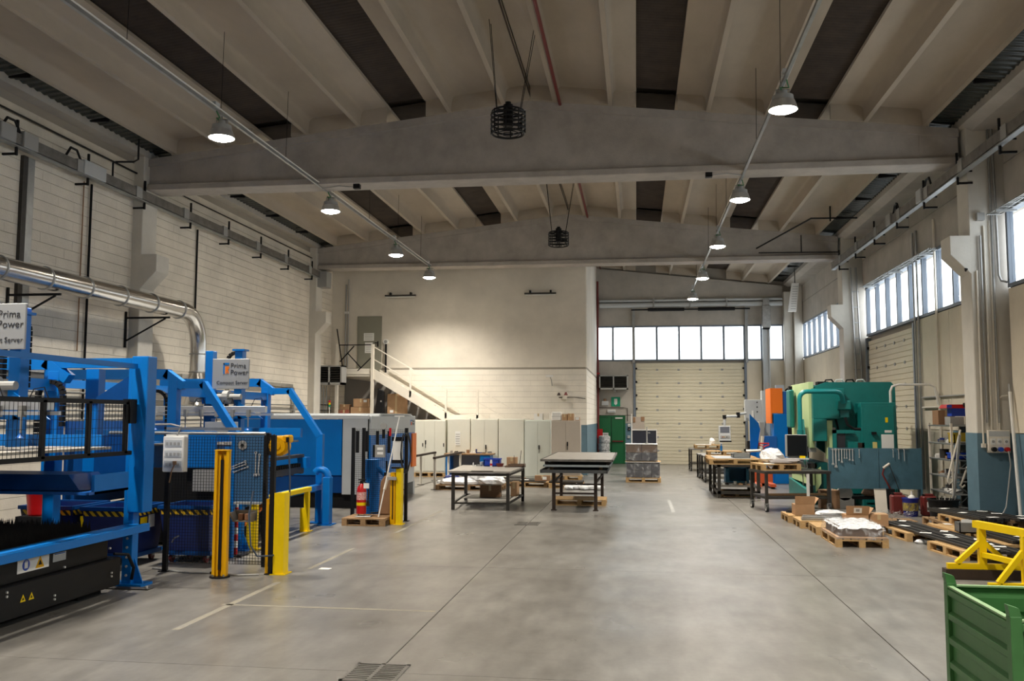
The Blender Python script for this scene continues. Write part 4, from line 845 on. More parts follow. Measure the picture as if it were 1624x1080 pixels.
cabinet(-3.81,-2.92,31.1,0,1.98,'mint-white double-door cabinet with a black central handle',mat('cabinet_mint',(.68,.72,.66),.5,var=.05,scale=1.6),True,2)
cabinet(-2.82,-1.85,30.3,.145,1.97,'greige double-door cabinet on a pallet at the wall corner',CREAM2,True,2)
pallet(-2.33,30.7,'wooden pallet under the greige cabinet',0,0,1.0,.8)
carton(-3.5,-3.2,31.2,31.5,1.985,2.2,'small white carton on the mint cabinet, leftmost',WHITE); carton(-3.17,-2.96,31.2,31.5,1.985,2.22,'cream carton on the mint cabinet',BEIGE,tape=False)
t = thing('first_aid_case','white case on top of the cabinets left of the brown boxes','case',(-2.85,30.6,1.97)); bx(t,'case',WHITE,-2.82,-2.78+.28,30.42,30.72,1.97,2.25,.02); bx(t,'lid_seam',GREYP,-2.82,-2.5,30.418,30.42,2.1,2.11)
carton(-2.47,-2.3,30.4,30.7,1.97,2.18,'brown cardboard box on the greige cabinet, left one'); carton(-2.28,-2.08,30.4,30.7,1.97,2.2,'brown cardboard box on the greige cabinet, middle one'); carton(-2.03,-1.88,30.4,30.62,1.97,2.08,'smallest brown box at the right end of the greige cabinet',label_=(0,.5))
# ---- handrails by the machine end
def handrail(x,y0,y1,zt,lab):
    t = thing('floor_handrail', lab, 'handrail', (x,(y0+y1)/2,0)); bx(t,'top_bar',BROWNST,x-.04,x+.04,y0-.1,y1+.1,zt-.06,zt)
    for y in (y0,(y0+y1)/2,y1): bx(t,'post',BEIGE,x-.03,x+.03,y-.03,y+.03,0,zt-.06); bx(t,'foot',BROWNST,x-.1,x+.1,y-.06,y+.06,0,.012)
handrail(-5.74,25.7,29.5,.94,'metal handrail on pale posts, the one nearer the work table'); handrail(-6.58,25.6,29.4,.94,'metal handrail on pale posts, the one beside the laser enclosure')
# ---- blue workbench
t = thing('workbench','blue workbench with wooden top covered in parts','workbench',(-5.65,30.75,0)); bx(t,'bench_top',WOODD,-6.48,-4.82,30.4,31.08,.80,.84); bx(t,'side_panel',BLUE,-6.43,-6.28,30.45,31.06,0,.80); bx(t,'drawer_unit',BLUE,-5.25,-4.9,30.45,31.06,0,.8); bx(t,'back_panel',GREYP,-6.3,-5.25,31.04,31.06,.1,.8); bx(t,'lower_shelf',BLUE,-6.3,-5.25,30.45,31.06,.22,.25)
for k in range(4): d = bx(t,'drawer',BLUE,-5.23,-4.92,30.435,30.45,.05+.18*k,.21+.18*k); bx(d,'drawer_pull',ZINC,-5.14,-5.0,30.425,30.435,.12+.18*k,.135+.18*k)
MISC = [GREYP,DKSTEEL,STEEL,CARDD,WHITE,NAVY,BROWN,ZINC]
def oddment(kind, x, y, z, s, lab, m, group):
    """small shaped workshop part: ring, bracket, tin or block"""
    if kind == 'ring': o = B().lathe([(.5*s,0),(s,0),(s,.5*s),(.5*s,.5*s),(.5*s,0)],(0,0,0),14).obj('steel_ring', m, None, smooth=True); c = 'ring'
    elif kind == 'bracket': o = B().prism([(-s,0),(s,0),(s,.3*s),(-.6*s,.3*s),(-.6*s,1.3*s),(-s,1.3*s)],'y',-.6*s,.6*s).obj('angle_bracket', m); c = 'bracket'
    elif kind == 'tin': o = B().lathe([(0,0),(.8*s,0),(.8*s,1.5*s),(.86*s,1.5*s),(.86*s,1.62*s),(0,1.62*s)],(0,0,0),14).obj('paint_tin', m, None, smooth=True); c = 'tin'
    else: o = B().box(-s,s,-.7*s,.7*s,0,.5*s).box(-.6*s,-.2*s,-.7*s,.7*s,.5*s,.75*s).cyl((.3*s,0,.5*s),(.3*s,0,.8*s),.25*s,10).obj('machined_block', m); c = 'metal part'
    o.location = (x,y,z); o.rotation_euler = (0,0,random.uniform(0,3)); return tag(o, lab, c, group)
names_ = ['bracket','block','ring','tin','block','bracket','ring','block']
for k in range(8):
    oddment(names_[k],-6.3+k*.19,30.7+.12*(k%2),.84,.07+.02*(k%3),'%s on the blue workbench top, %s from its left end' % ({'ring':'steel ring','bracket':'angle bracket','tin':'pale tin','block':'dark machined block'}[names_[k]],['first','second','third','fourth','fifth','sixth','seventh','eighth'][k]),MISC[k],'parts on the blue workbench')
for k,x in enumerate((-6.1,-5.85,-5.6)): oddment(['ring','block','tin'][k],x,30.75,.25,.1,['dark ring','blue grey block','white tin'][k]+' on the lower shelf of the blue workbench',[DKSTEEL,NAVY,WHITE][k],'parts under the blue workbench')
# ---- grey steel work table
t = thing('steel_table','low wide steel work table with an open lower frame','table',(-3.55,21.55,0)); 
B().add([(-4.22,20.28,.83),(-2.80,20.28,.83),(-2.76,22.75,.83),(-4.36,22.75,.83),(-4.22,20.28,.87),(-2.80,20.28,.87),(-2.76,22.75,.87),(-4.36,22.75,.87)],[(0,3,2,1),(4,5,6,7),(0,1,5,4),(1,2,6,5),(2,3,7,6),(3,0,4,7)]).obj('table_top', DUSTY, t)
rect_legs(t,DKSTEEL,[(-4.12,20.36),(-2.87,20.36),(-2.82,22.65),(-4.26,22.65)],.07,0,.83)
for p,q in (((-4.12,20.36),(-2.87,20.36)),((-2.87,20.36),(-2.82,22.65)),((-2.82,22.65),(-4.26,22.65)),((-4.26,22.65),(-4.12,20.36))): bar(t,'lower_rail',DKSTEEL,(*p,.15),(*q,.15),.04); bar(t,'upper_rail',DKSTEEL,(*p,.79),(*q,.79),.04,.06)
bx(t,'lower_shelf',STEEL,-4.1,-2.95,21.3,22.6,.17,.18); bx(t,'steel_strip',DKSTEEL,-3.7,-3.2,20.26,20.4,.87,.878)
carton(-3.72,-3.24,21.55,21.95,.18,.46,'dark open cardboard box on the lower shelf of the steel table',CARDD,.05); carton(-3.02,-2.87,21.9,22.35,.18,.52,'narrow brown box at the right of the steel table shelf')
def crate(x0,x1,y0,y1,z0,z1,lab,m,cat='crate'):
    t = thing('plastic_crate', lab, cat, ((x0+x1)/2,(y0+y1)/2,z0)); k = .02
    B().box(x0,x1,y0,y1,z0,z0+.02).box(x0,x0+k,y0,y1,z0,z1).box(x1-k,x1,y0,y1,z0,z1).box(x0,x1,y0,y0+k,z0,z1).box(x0,x1,y1-k,y1,z0,z1).obj('tub', m, t); B().box(x0-.015,x1+.015,y0-.015,y0+.01,z1-.03,z1).box(x0-.015,x1+.015,y1-.01,y1+.015,z1-.03,z1).box(x0-.015,x0+.01,y0,y1,z1-.03,z1).box(x1-.01,x1+.015,y0,y1,z1-.03,z1).obj('rim', m, t); return t
crate(-3.75,-3.36,22.3,22.62,.87,1.06,'bright blue plastic crate on the steel table',mat('crate_blue',(.01,.05,.42),.4))
t = thing('spray_can','white and red spray can on the steel table before the blue crate','spray can',(-3.54,22.15,.87)); cyl(t,'can',WHITE,(-3.54,22.15,.87),(-3.54,22.15,1.0),.03,12); cyl(t,'red_band',RED,(-3.54,22.15,.9),(-3.54,22.15,.95),.031,12); cyl(t,'cap',WHITE,(-3.54,22.15,1.0),(-3.54,22.15,1.04),.024,12)
t = thing('clay_bowl','reddish brown bowl of parts on the steel table','bowl',(-3.33,22.2,.87)); B().lathe([(0,0),(.07,0),(.1,.08),(.09,.08),(.065,.015),(0,.015)],(-3.33,22.2,.87),16).obj('bowl', DRED, t, smooth=True); B().lathe([(0,.07),(.085,.06)],(-3.33,22.2,.87),12).obj('contents', BROWN, t)
carton(-3.2,-2.95,22.45,22.7,.87,1.09,'cardboard box at the back of the steel table',CARD)
t = thing('parts_tray','long shallow tray of rods at the right end of the steel table','tray',(-2.85,22.2,.87)); B().box(-3.1,-2.72,22.05,22.4,.87,.885).box(-3.1,-2.72,22.05,22.07,.87,.94).box(-3.1,-2.72,22.38,22.4,.87,.94).box(-3.1,-3.08,22.05,22.4,.87,.94).box(-2.74,-2.72,22.05,22.4,.87,.94).obj('tray', BROWN, t); cyl(t,'rod',DKSTEEL,(-2.85,22.2,.88),(-2.8,22.2,1.27),.008,6); cyl(t,'rod',DKSTEEL,(-2.98,22.2,.88),(-2.98,22.2,1.15),.006,6)
for k,(kx,ky) in enumerate(((-4.0,22.5),(-3.88,22.35),(-3.85,22.6),(-3.12,22.0))): oddment(['bracket','block','tin','block'][k],kx,ky,.87,.06,['white bagged bracket','grey block','pale tin','dark block'][k]+' among the small parts at the back of the steel table',[WHITE,GREYP,LGREY,BROWN][k],'small parts on the steel table')
# ---- tray table with three stacked sheet trays and its pallet
t = thing('tray_stand','dark steel stand with thin legs under stacked sheet trays','stand',(-1.4,22,0)); rect_legs(t,BROWNST,[(-1.86,20.6),(-.92,20.6),(-.88,23.4),(-1.92,23.4)],.075,.02,.86)
for x,y in [(-1.86,20.6),(-.92,20.6),(-.88,23.4),(-1.92,23.4)]: bx(t,'foot_pad',BROWNST,x-.06,x+.06,y-.06,y+.06,0,.02)
for p,q,z in (((-1.86,20.6),(-.92,20.6),.38),((-1.92,23.4),(-.88,23.4),.38),((-1.86,20.6),(-1.92,23.4),.62),((-.92,20.6),(-.88,23.4),.62)): bar(t,'cross_rail',BROWNST,(*p,z),(*q,z),.04)
def tray(x0,x1,y0,y1,z0,h,lab,mo,mi):
    t = thing('sheet_tray', lab, 'tray', ((x0+x1)/2,(y0+y1)/2,z0), group='sheet trays stacked on the dark stand'); bx(t,'tray_floor',mi,x0+.01,x1-.01,y0+.01,y1-.01,z0,z0+.02)
    B().box(x0,x1,y0,y0+.02,z0,z0+h).box(x0,x1,y1-.02,y1,z0,z0+h).box(x0,x0+.02,y0,y1,z0,z0+h).box(x1-.02,x1,y0,y1,z0,z0+h).obj('rim', mo, t); return t
tray(-2.12,-.64,20.1,23.5,.86,.07,'bottom dark sheet tray on the stand',mat('tray_slate',(.075,.08,.085),.5),DKSTEEL); tray(-2.06,-.58,20.2,24.0,.99,.045,'middle pale blue sheet tray on the stand',mat('tray_pale',(.33,.38,.40),.5),DKSTEEL)
for x in (-1.9,-.8):
    for y in (20.5,23.2): bx(None,'spacer_batten',WOODD,x-.04,x+.04,y-.04,y+.04,.88,.99)
for k,o in enumerate([o for o in bpy.data.objects if o.name.startswith('spacer_batten')]): tag(o,['wooden spacer in the lower tray, front left','wooden spacer in the lower tray, back left','wooden spacer in the lower tray, front right','wooden spacer in the lower tray, back right'][k],'spacer','spacers between the sheet trays')
t = tray(-2.14,-.52,20.35,24.6,1.10,.05,'top sheet tray filled with grey sheet metal',STEEL,STEEL); bx(t,'sheet_metal',DUSTY,-2.1,-.56,20.39,24.56,1.12,1.145)
for x in (-2.02,-.64):
    for y in (20.6,23.6): bx(t,'foot_block',BROWNST,x-.04,x+.04,y-.04,y+.04,1.01,1.10)
pallet(-1.36,22.2,'wooden pallet on the floor under the tray stand',0,0,1.25,.9)
# ---- pallets and bagged goods on the floor before the cabinets
t = thing('bagged_goods','white bagged goods heaped on a low pallet behind the steel table','bag',(-4.6,26,.144)); pallet(-4.75,26.1,'low wooden pallet under the white bagged goods',0,0,1.9,.9,WOODD)
def blob(par, name, m, c, r, sz, seed, seg=14, rings=7):
    rnd = random.Random(seed); b = B(); vs = []; fs = []
    for i in range(rings+1):
        a = math.pi*i/rings
        for k in range(seg):
            p = 2*math.pi*k/seg; q = 1+rnd.uniform(-.13,.13); vs.append((c[0]+r[0]*q*math.sin(a)*math.cos(p),c[1]+r[1]*q*math.sin(a)*math.sin(p),max(sz,c[2]+r[2]*q*math.cos(a))))
    for i in range(rings):
        for k in range(seg): fs.append((i*seg+k,i*seg+(k+1)%seg,(i+1)*seg+(k+1)%seg,(i+1)*seg+k))
    return b.add(vs,fs).obj(name, m, par)
blob(t,'bag',FILM,(-5.0,26.1,.2),(.75,.42,.14),.145,1); blob(t,'bag',FILM,(-4.45,26.15,.35),(.42,.36,.26),.145,2); blob(t,'bag',FILM,(-4.15,26.0,.25),(.4,.35,.2),.145,3); blob(t,'loose_film',NAVY,(-5.35,26.3,.3),(.25,.2,.1),.145,4)
def loaded_pallet(x,y,lab,W,L,kind,labg,m=None):
    pallet(x,y,lab,0,0,L,W,m); z = .144
    if kind == 'sheets':
        t = thing('sheet_stack',labg,'sheet metal',(x,y,z)); 
        for k in range(3): B().box(-L*.48+.03*k,L*.46-.02*k,-W*.45+.02*k,W*.44,z*0+.02*k,.018+.02*k).mv((x,y,z)).obj('sheet', [DKSTEEL,STEEL,DKSTEEL][k], t)
        bx(t,'paper_label',PAPER,x-.12,x+.12,y-W*.4,y-W*.15,z+.06,z+.062)
    elif kind == 'bars':
        t = thing('bar_bundle',labg,'metal bars',(x,y,z)); 
        for k in range(7): bx(t,'bar',DKSTEEL,x-L*.5,x+L*.5,y-W*.4+k*.1,y-W*.4+k*.1+.07,z,z+.05)
    return t
loaded_pallet(-3.35,27.6,'wooden pallet of sheet offcuts behind the steel table',.9,1.4,'sheets','dark sheet offcuts on the pallet behind the steel table'); loaded_pallet(-2.08,27.3,'wooden pallet of offcuts left of the tray stand',.9,1.0,'bars','dark bar offcuts on the pallet left of the tray stand')
loaded_pallet(-4.2,28.9,'wooden pallet of sheets in front of the keyed cabinet',.9,1.3,'sheets','steel sheets on the pallet in front of the keyed cabinet',WOODD)
carton(-3.0,-2.55,26.95,27.15,.2,.36,'flat cardboard tray with a white label near the cabinets',CARDD,0,label_=(.3,.5))
t = thing('film_scraps','crumpled clear film on the floor behind the tray stand','plastic film',(-1.6,26.5,0)); 
for k in range(5): blob(t,'film_clump',FILM,(-1.95+.22*k,26.45+.15*(k%2),.06),(.16,.2,.08+.03*(k%2)),.0,20+k,9,5)
carton(-5.6,-4.9,29.6,29.9,.0,.36,'brown cardboard box on the floor before the blue workbench',CARD)
# ---- shrink-wrapped stack by the green door
pallet(.2,30.15,'wooden pallet under the lower wrapped carton stack',0,0,1.12,.9)
def wrapped(x0,x1,y0,y1,z0,z1,lab,nx,nz):
    t = thing('wrapped_stack', lab, 'wrapped pallet load', ((x0+x1)/2,(y0+y1)/2,z0)); 
    for i in range(nx):
        for j in range(nz):
            a0, a1 = x0+(x1-x0)*i/nx, x0+(x1-x0)*(i+1)/nx; c0, c1 = z0+(z1-z0)*j/nz, z0+(z1-z0)*(j+1)/nz
            B().box(a0+.006,a1-.006,y0,y1,c0+.004,c1-.004).obj('carton', mat('slate_carton',(.085,.085,.10),.4,var=.35,scale=6) if j < 1 or nx > 2 else BROWN, t, .006)
    B().box(x0-.012,x1+.012,y0-.014,y1+.012,z0-.02,z1+.01).obj('stretch_film', CLEARFILM, t, .02); return t
t = wrapped(-.34,.73,29.75,30.55,.146,.62,'lower shrink-wrapped stack of dark cartons near the green door',4,2); blob(t,'film_ruffle',CLEARFILM,(.55,29.85,.58),(.22,.14,.1),.4,31)
t = thing('slip_board','thin pale board between the two wrapped stacks','board',(.2,30.15,.632)); bx(t,'board',WOOD,-.37,.76,29.72,30.6,.636,.66); bx(t,'edge_strip',WHITE,-.37,.76,29.715,29.72,.636,.655)
wrapped(-.36,.66,29.78,30.55,.685,1.20,'upper shrink-wrapped stack of brown goods near the green door',2,2)
t = thing('top_sheet','white sheet lying on the upper wrapped stack','sheet',(.15,30.1,1.215)); bx(t,'sheet',PAPER,-.37,.67,29.76,30.56,1.212,1.222)
t = thing('partition_panel','dark office panel with white frame behind the wrapped stack','panel',(.2,32.4,0)); bx(t,'dark_panel',mat('panel_navy',(.02,.024,.04),.6),-.15,.68,32.4,32.44,.6,1.62); bx(t,'white_frame',WHITE,-.15,.7,32.39,32.45,1.62,1.66); bx(t,'white_post',WHITE,-.19,-.15,32.38,32.46,0,2.2); bx(t,'white_post',WHITE,.68,.71,32.38,32.46,0,1.66)
t = thing('upright_carton','tall grey-brown carton standing behind the dark panel','box',(.05,33,0)); bx(t,'body',mat('grey_card',(.44,.38,.32),.8),-.14,.28,32.9,33.2,1.0,2.1); bx(t,'stand',GREYP,-.14,.28,32.9,33.2,0,1.0); bx(t,'torn_tape',CARDD,-.12,-.04,32.89,32.9,1.9,2.08); bx(t,'torn_tape',CARDD,.16,.28,32.89,32.9,1.95,2.1)
t = thing('tape_dispenser','thin grey upright gauge standing on the wrapped stack','gauge',(.33,30.1,1.222)); cyl(t,'column',GREYP,(.33,30.1,1.24),(.33,30.1,1.78),.018,8); cyl(t,'base',GREYP,(.33,30.1,1.222),(.33,30.1,1.25),.07,14); bx(t,'slider',ZINC,.36,.44,30.08,30.12,1.56,1.6)
t = thing('paper_bin_stack','white spotted paper rolls stacked beside the green door','paper rolls',(-1.35,40.0,0))
for k in range(4): B().lathe([(0,0),(.24,0),(.25,.05),(.25,.28),(.2,.31),(0,.31)],(-1.42+.02*(k%2),40.2,.0+.32*k),14).obj('roll', mat('spotted_paper',(.8,.8,.78),.8,var=.75,scale=16,col2=(.12,.12,.14)), t, smooth=True)
# ---- services on partition corner and end wall
t = thing('sprinkler_riser','dark red vertical pipe running down the partition corner','pipe',(-1.72,40.8,0)); cyl(t,'pipe',DRED,(-1.70,40.9,.0),(-1.70,40.9,8.2),.05,10); bx(t,'hose_cabinet',RED,-1.74,-1.5,40.8,41.0,1.15,1.55); bx(t,'pipe_clamp',RED,-1.75,-1.62,40.84,40.95,4.0,4.06)
t = thing('exit_sign','green emergency exit sign above the green door','sign',(-.9,41.15,2.55)); bx(t,'board',SIGNGREEN,-1.12,-.72,41.16,41.19,2.56,2.98); B().box(-.99,-.85,41.155,41.16,2.66,2.90).obj('white_figure', WHITE, t); B().prism([(-.97,2.68),(-.92,2.60),(-.87,2.68)],'y',41.154,41.16).obj('white_arrow', WHITE, t)
t = thing('emergency_lamp','white emergency light box above the green door','lamp',(-1.1,41.15,2.3)); bx(t,'body',WHITE,-1.3,-.93,41.1,41.2,2.28,2.42,.01); bx(t,'lens',LGREY,-1.27,-.96,41.095,41.1,2.3,2.36)
t = thing('switch_box','grey switch box with conduit beside the exit sign','electrical box',(-1.45,41.15,2.6)); bx(t,'box',LGREY,-1.55,-1.25,41.08,41.2,2.6,2.8,.01); tube(t,'conduit',BROWNST,[(-1.7,41.15,2.5),(-.6,41.15,2.5),(-.4,41.15,2.48),(-.4,41.15,1.9)],.015); cyl(t,'beacon',CARDD,(-1.4,41.14,2.8),(-1.4,41.14,2.9),.06,10)
for k,(x,z) in enumerate(((-.33,1.72),(-.33,1.55),(-.35,1.2))):
    t = thing('wall_switch',['upper white wall switch right of the green door','middle dark wall switch right of the green door','lower pale wall switch right of the green door'][k],'switch',(x,41.18,z)); bx(t,'plate',[WHITE,BLACK,LGREY][k],x-.06,x+.06,41.14,41.2,z-.06,z+.06,.006); bx(t,'rocker',GREYP,x-.02,x+.02,41.13,41.14,z-.02,z+.02)
t = thing('wall_fittings','small pipe fittings with a wall bracket on the partition wall','pipe fittings',(-2.6,32.5,2.9)); tube(t,'pipe',STEEL,[(-2.75,32.52,2.78),(-2.2,32.52,2.79),(-1.8,32.5,2.74)],.02); bx(t,'valve_block',BEIGE,-2.62,-2.45,32.46,32.6,2.72,2.82); cyl(t,'bell',BROWNST,(-2.75,32.5,2.85),(-2.75,32.5,2.95),.07,12,.03); cyl(t,'bell',DRED,(-2.5,32.5,2.86),(-2.5,32.5,2.97),.07,12,.03)
t = thing('security_camera','small white camera on an arm on the partition wall','camera',(-3.1,32.5,3.5)); bx(t,'body',WHITE,-3.2,-2.95,32.3,32.4,3.5,3.58,.01); tube(t,'arm',ZINC,[(-3.05,32.35,3.5),(-3.02,32.5,3.42),(-3.0,32.58,3.2)],.015)
t = thing('wall_clock_sensor','round white sensor beside the upstairs door','sensor',(-9.15,32.57,4.85)); B().cyl((-9.17,32.52,4.84),(-9.17,32.6,4.84),.1,16).obj('housing', WHITE, t, smooth=True); cyl(t,'lens',GREYP,(-9.17,32.51,4.84),(-9.17,32.52,4.84),.06,12)
# ================================================================== RIGHT SIDE
# ---- teal press brake
t = thing('press_brake','large teal and pale green press brake against the right wall','press',(5.2,24.3,0))
bx(t,'front_ram',LIME,4.18,4.30,23.05,25.6,1.35,2.96,.01); bx(t,'front_apron',LIME,4.18,4.28,23.05,25.75,.45,.85); B().prism([(22.95,.0),(25.9,.0),(25.9,.45),(22.95,.30)],'x',4.12,4.3).obj('foot_apron', TEAL, t)
bx(t,'lower_beam',TEALD,4.3,4.6,23.1,25.7,0,1.0); bx(t,'tool_clamp',GREYP,4.16,4.34,23.1,25.6,1.25,1.36); bx(t,'die_bed',DKSTEEL,4.1,4.34,23.1,25.6,.86,.98)
for k in range(6): bx(t,'clamp_block',BLACKM,4.10,4.17,23.2+k*.4,23.45+k*.4,1.22,1.38)
B().prism([(4.34,2.86),(4.62,2.96),(6.15,2.96),(6.24,2.86),(6.28,0),(5.2,0),(5.2,1.0),(4.78,1.3),(4.78,1.9),(4.34,2.0)],'y',23.18,23.34).obj('side_frame', TEAL, t)
B().prism([(4.34,2.86),(4.62,2.96),(6.15,2.96),(6.24,2.86),(6.28,0),(5.2,0),(5.2,1.0),(4.78,1.3),(4.78,1.9),(4.34,2.0)],'y',25.4,25.55).obj('side_frame', TEAL, t)
bx(t,'rear_body',TEALD,5.2,6.24,23.34,25.4,.1,2.7); bx(t,'top_body',TEAL,4.5,6.1,23.34,25.4,2.6,2.9)
B().box(4.24,4.98,22.86,23.18,2.06,2.80).box(4.24,4.56,22.86,23.18,1.52,2.06).obj('cylinder_cover', TEAL, t, .012); bx(t,'pale_slide',LIME,4.56,4.70,22.95,23.18,1.1,2.02); bx(t,'grey_guide',GREYP,4.70,4.78,22.98,23.18,1.0,1.85)
e = bx(t,'electrical_cabinet',TEAL,5.28,6.06,22.55,23.1,0,2.45,.01); bx(e,'cabinet_door',TEAL,5.34,6.02,22.53,22.55,.1,2.38,.004); bx(e,'black_knob',BLACK,5.50,5.60,22.46,22.53,1.70,1.76)
for x0,x1,z0,z1,m in ((5.82,5.88,1.98,2.10,YEL),(5.80,5.96,1.74,1.80,WHITE),(5.72,6.0,1.32,1.70,PAPER),(5.73,6.0,1.02,1.28,PAPER),(5.52,5.62,1.33,1.52,mat('pale_yellow',(.7,.6,.22),.5))): bx(e,'door_label',m,x0,x1,22.524,22.53,z0,z1)
bx(t,'console_cabinet',TEAL,4.90,5.38,22.6,22.95,.3,1.78,.008); B().box(4.62,4.70,22.5,22.6,.1,1.80).box(4.62,5.1,22.5,22.6,1.72,1.80).obj('guard_frame', TEAL, t); bx(t,'clear_guard',mat('smoked_panel',(.035,.035,.04),.15),4.70,4.90,22.53,22.56,.8,1.72)
bx(t,'edge_fender',TEAL,4.0,4.12,24.75,25.3,1.82,2.82,.03); bx(t,'lamp_block',BLACK,4.02,4.10,24.9,25.1,2.82,2.92)
B().prism([(23.3,2.05),(23.75,2.05),(23.1,.95),(22.85,1.05)],'x',4.02,4.10).obj('slanted_plate', TEAL, t)
for k in range(4): tube(t,'top_hose',WHITE if k%2 else BLACK,[(4.6+.25*k,23.4,2.9),(4.66+.25*k,23.38,3.02),(4.8+.25*k,23.4,3.03),(4.9+.25*k,23.45,2.9)],.02)
bx(t,'valve_block',BLACKM,4.45,4.7,23.3,23.6,2.9,2.98); bx(t,'arm_socket',TEAL,4.80,5.1,22.7,23.18,2.28,2.5,.02); bx(t,'arm_bracket',TEALD,4.85,5.05,22.75,23.18,2.1,2.28)
tube(t,'swing_arm',mat('arm_teal',(.01,.24,.25),.35),[(3.84,22.35,1.70),(3.84,22.35,2.52)]+arc((4.02,22.35,2.53),.18,180,90,5)+[(4.7,22.5,2.71)]+[(4.82,22.6,2.68),(4.88,22.65,2.6),(4.92,22.72,2.44)],.055,10); cyl(t,'arm_collar',TEAL,(3.84,22.35,1.66),(3.84,22.35,1.8),.075)
tube(t,'black_hose',BLACK,[(4.95,22.72,2.1),(5.0,22.7,1.92),(5.15,22.7,1.82),(5.3,22.6,1.82)],.035); bx(t,'motor',BROWNST,5.2,5.34,22.55,22.75,1.25,1.5); tube(t,'slim_hose',BLACK,[(4.82,23.1,2.05),(4.86,23.05,1.8),(4.82,23.1,1.55)],.025)
tube(t,'white_conduit',WHITE,[(6.0,22.7,2.45),(6.0,22.7,2.72),(6.05,22.7,2.84),(6.2,22.7,2.88),(6.9,22.7,2.88),(7.02,22.7,2.82),(7.08,22.7,2.4)],.03); B().prism([(4.3,.3),(4.42,.5),(4.42,.9),(4.3,.8)],'y',23.0,23.1).obj('pedal_guard', LIME, t)
t = thing('press_monitor','black control screen hanging from the teal swing arm','monitor',(3.72,22.2,1.15)); bx(t,'screen',SCREEN,3.50,3.94,22.10,22.15,1.19,1.68); bx(t,'case',GREYP,3.48,3.96,22.15,22.32,1.17,1.69,.01); bx(t,'keyboard_shelf',LGREY,3.46,3.95,21.9,22.2,1.12,1.15); B().box(3.76,3.88,21.98,22.06,1.15,1.2).obj('yellow_key_pad', YEL, t)
for k,x in enumerate((3.86,3.92)): tube(t,'grey_lead',LGREY,[(x,22.2,1.14),(x+.03,22.15,.95),(x-.02,22.15,.75),(x+.1*k,22.2,.5)],.012)
# ---- blue and orange press farther along the wall
t = thing('blue_press','blue press with an orange top panel behind the teal press','press',(4.7,30.5,0)); bx(t,'orange_panel',ORANGE,4.28,4.62,29.9,29.96,2.22,3.02,.006); bx(t,'orange_side',ORANGE,4.24,4.28,29.9,31.0,1.9,3.02); bx(t,'upper_body',BLUE2,4.62,6.2,29.98,31.4,1.6,2.92,.01); bx(t,'front_post',BLUE,4.32,4.75,29.85,30.2,.0,2.2,.01)
bx(t,'bed',BLUE,3.9,4.6,30.0,31.6,.0,1.0); bx(t,'dark_gap',BLACKM,4.75,5.4,29.95,30.1,.3,1.9); B().prism([(3.72,.2),(3.80,.2),(4.05,1.7),(4.0,1.9),(3.72,2.2)],'y',31.0,31.06).obj('blue_fin', BLUE, t); bx(t,'bed_shelf',BLUE2,4.0,4.4,29.8,30.0,1.0,1.5); tube(t,'support_arm',BEIGE,[(3.45,29.8,1.02),(3.9,29.7,1.05),(3.95,29.7,1.5)],.05,4); cyl(t,'top_valve',BLACK,(4.7,29.9,2.95),(4.85,29.8,3.05),.03)
t = thing('pallet_truck','red-orange pallet truck parked in front of the blue press','pallet truck',(3.9,28.2,0))
for x in (3.55,3.95): bx(t,'fork',mat('truck_orange',(.5,.09,.03),.5),x-.08,x+.08,27.6,28.7,.06,.14); cyl(t,'fork_roller',BLACK,(x-.05,27.7,.04),(x+.05,27.7,.04),.04)
bx(t,'pump_body',mat('truck_orange',(.5,.09,.03),.5),3.5,4.1,28.7,28.95,.08,.5,.02); cyl(t,'steer_wheel',BLACK,(3.72,29.0,.09),(3.88,29.0,.09),.09); tube(t,'handle',RED,[(3.8,28.95,.4),(3.85,28.7,1.2),(3.7,28.7,1.25),(3.7,28.68,1.3),(4.0,28.68,1.3),(4.0,28.7,1.25),(3.85,28.7,1.2)],.02)
# ---- grey press with control arm near the end wall
t = thing('grey_press','light grey press with blue panels beside the end door','press',(4.8,36.5,0)); bx(t,'upper_beam',LGREY,4.1,5.2,35.6,35.9,1.95,2.76,.01); bx(t,'side_frame',LGREY,4.72,5.6,35.5,35.9,1.2,3.1,.01); bx(t,'tall_side',mat('pale_blue_grey',(.40,.45,.52),.5),5.2,5.5,35.2,35.4,2.3,3.3); bx(t,'blue_panel',mat('soft_blue',(.10,.26,.55),.5),5.0,5.6,35.35,35.5,.9,2.3); bx(t,'lower_bed',DKSTEEL,4.15,4.7,35.55,35.95,.1,1.2); bx(t,'column',LGREY,4.62,4.8,35.4,35.6,0,2.0)
bx(t,'bolted_plate',LGREY,5.0,5.5,35.15,35.2,2.3,3.25) if False else None
for k in range(3): cyl(t,'bolt',BLACK,(4.55,35.58,2.3+.18*k),(4.55,35.6,2.3+.18*k),.025,8)
B().add([(4.25,35.5,1.2),(4.45,35.5,1.2),(4.4,35.5,2.35),(4.34,35.5,2.35),(4.25,35.53,1.2),(4.45,35.53,1.2),(4.4,35.53,2.35),(4.34,35.53,2.35)],[(0,1,2,3),(7,6,5,4),(0,4,5,1),(1,5,6,2),(2,6,7,3),(3,7,4,0)]).obj('white_guard', WHITE, t)
bx(t,'rear_mass',LGREY,4.75,6.4,36.0,38.5,0,2.7); bx(t,'clear_guard',mat('grey_sheet',(.3,.3,.29),.4),4.55,4.7,34.9,35.3,.4,1.9)
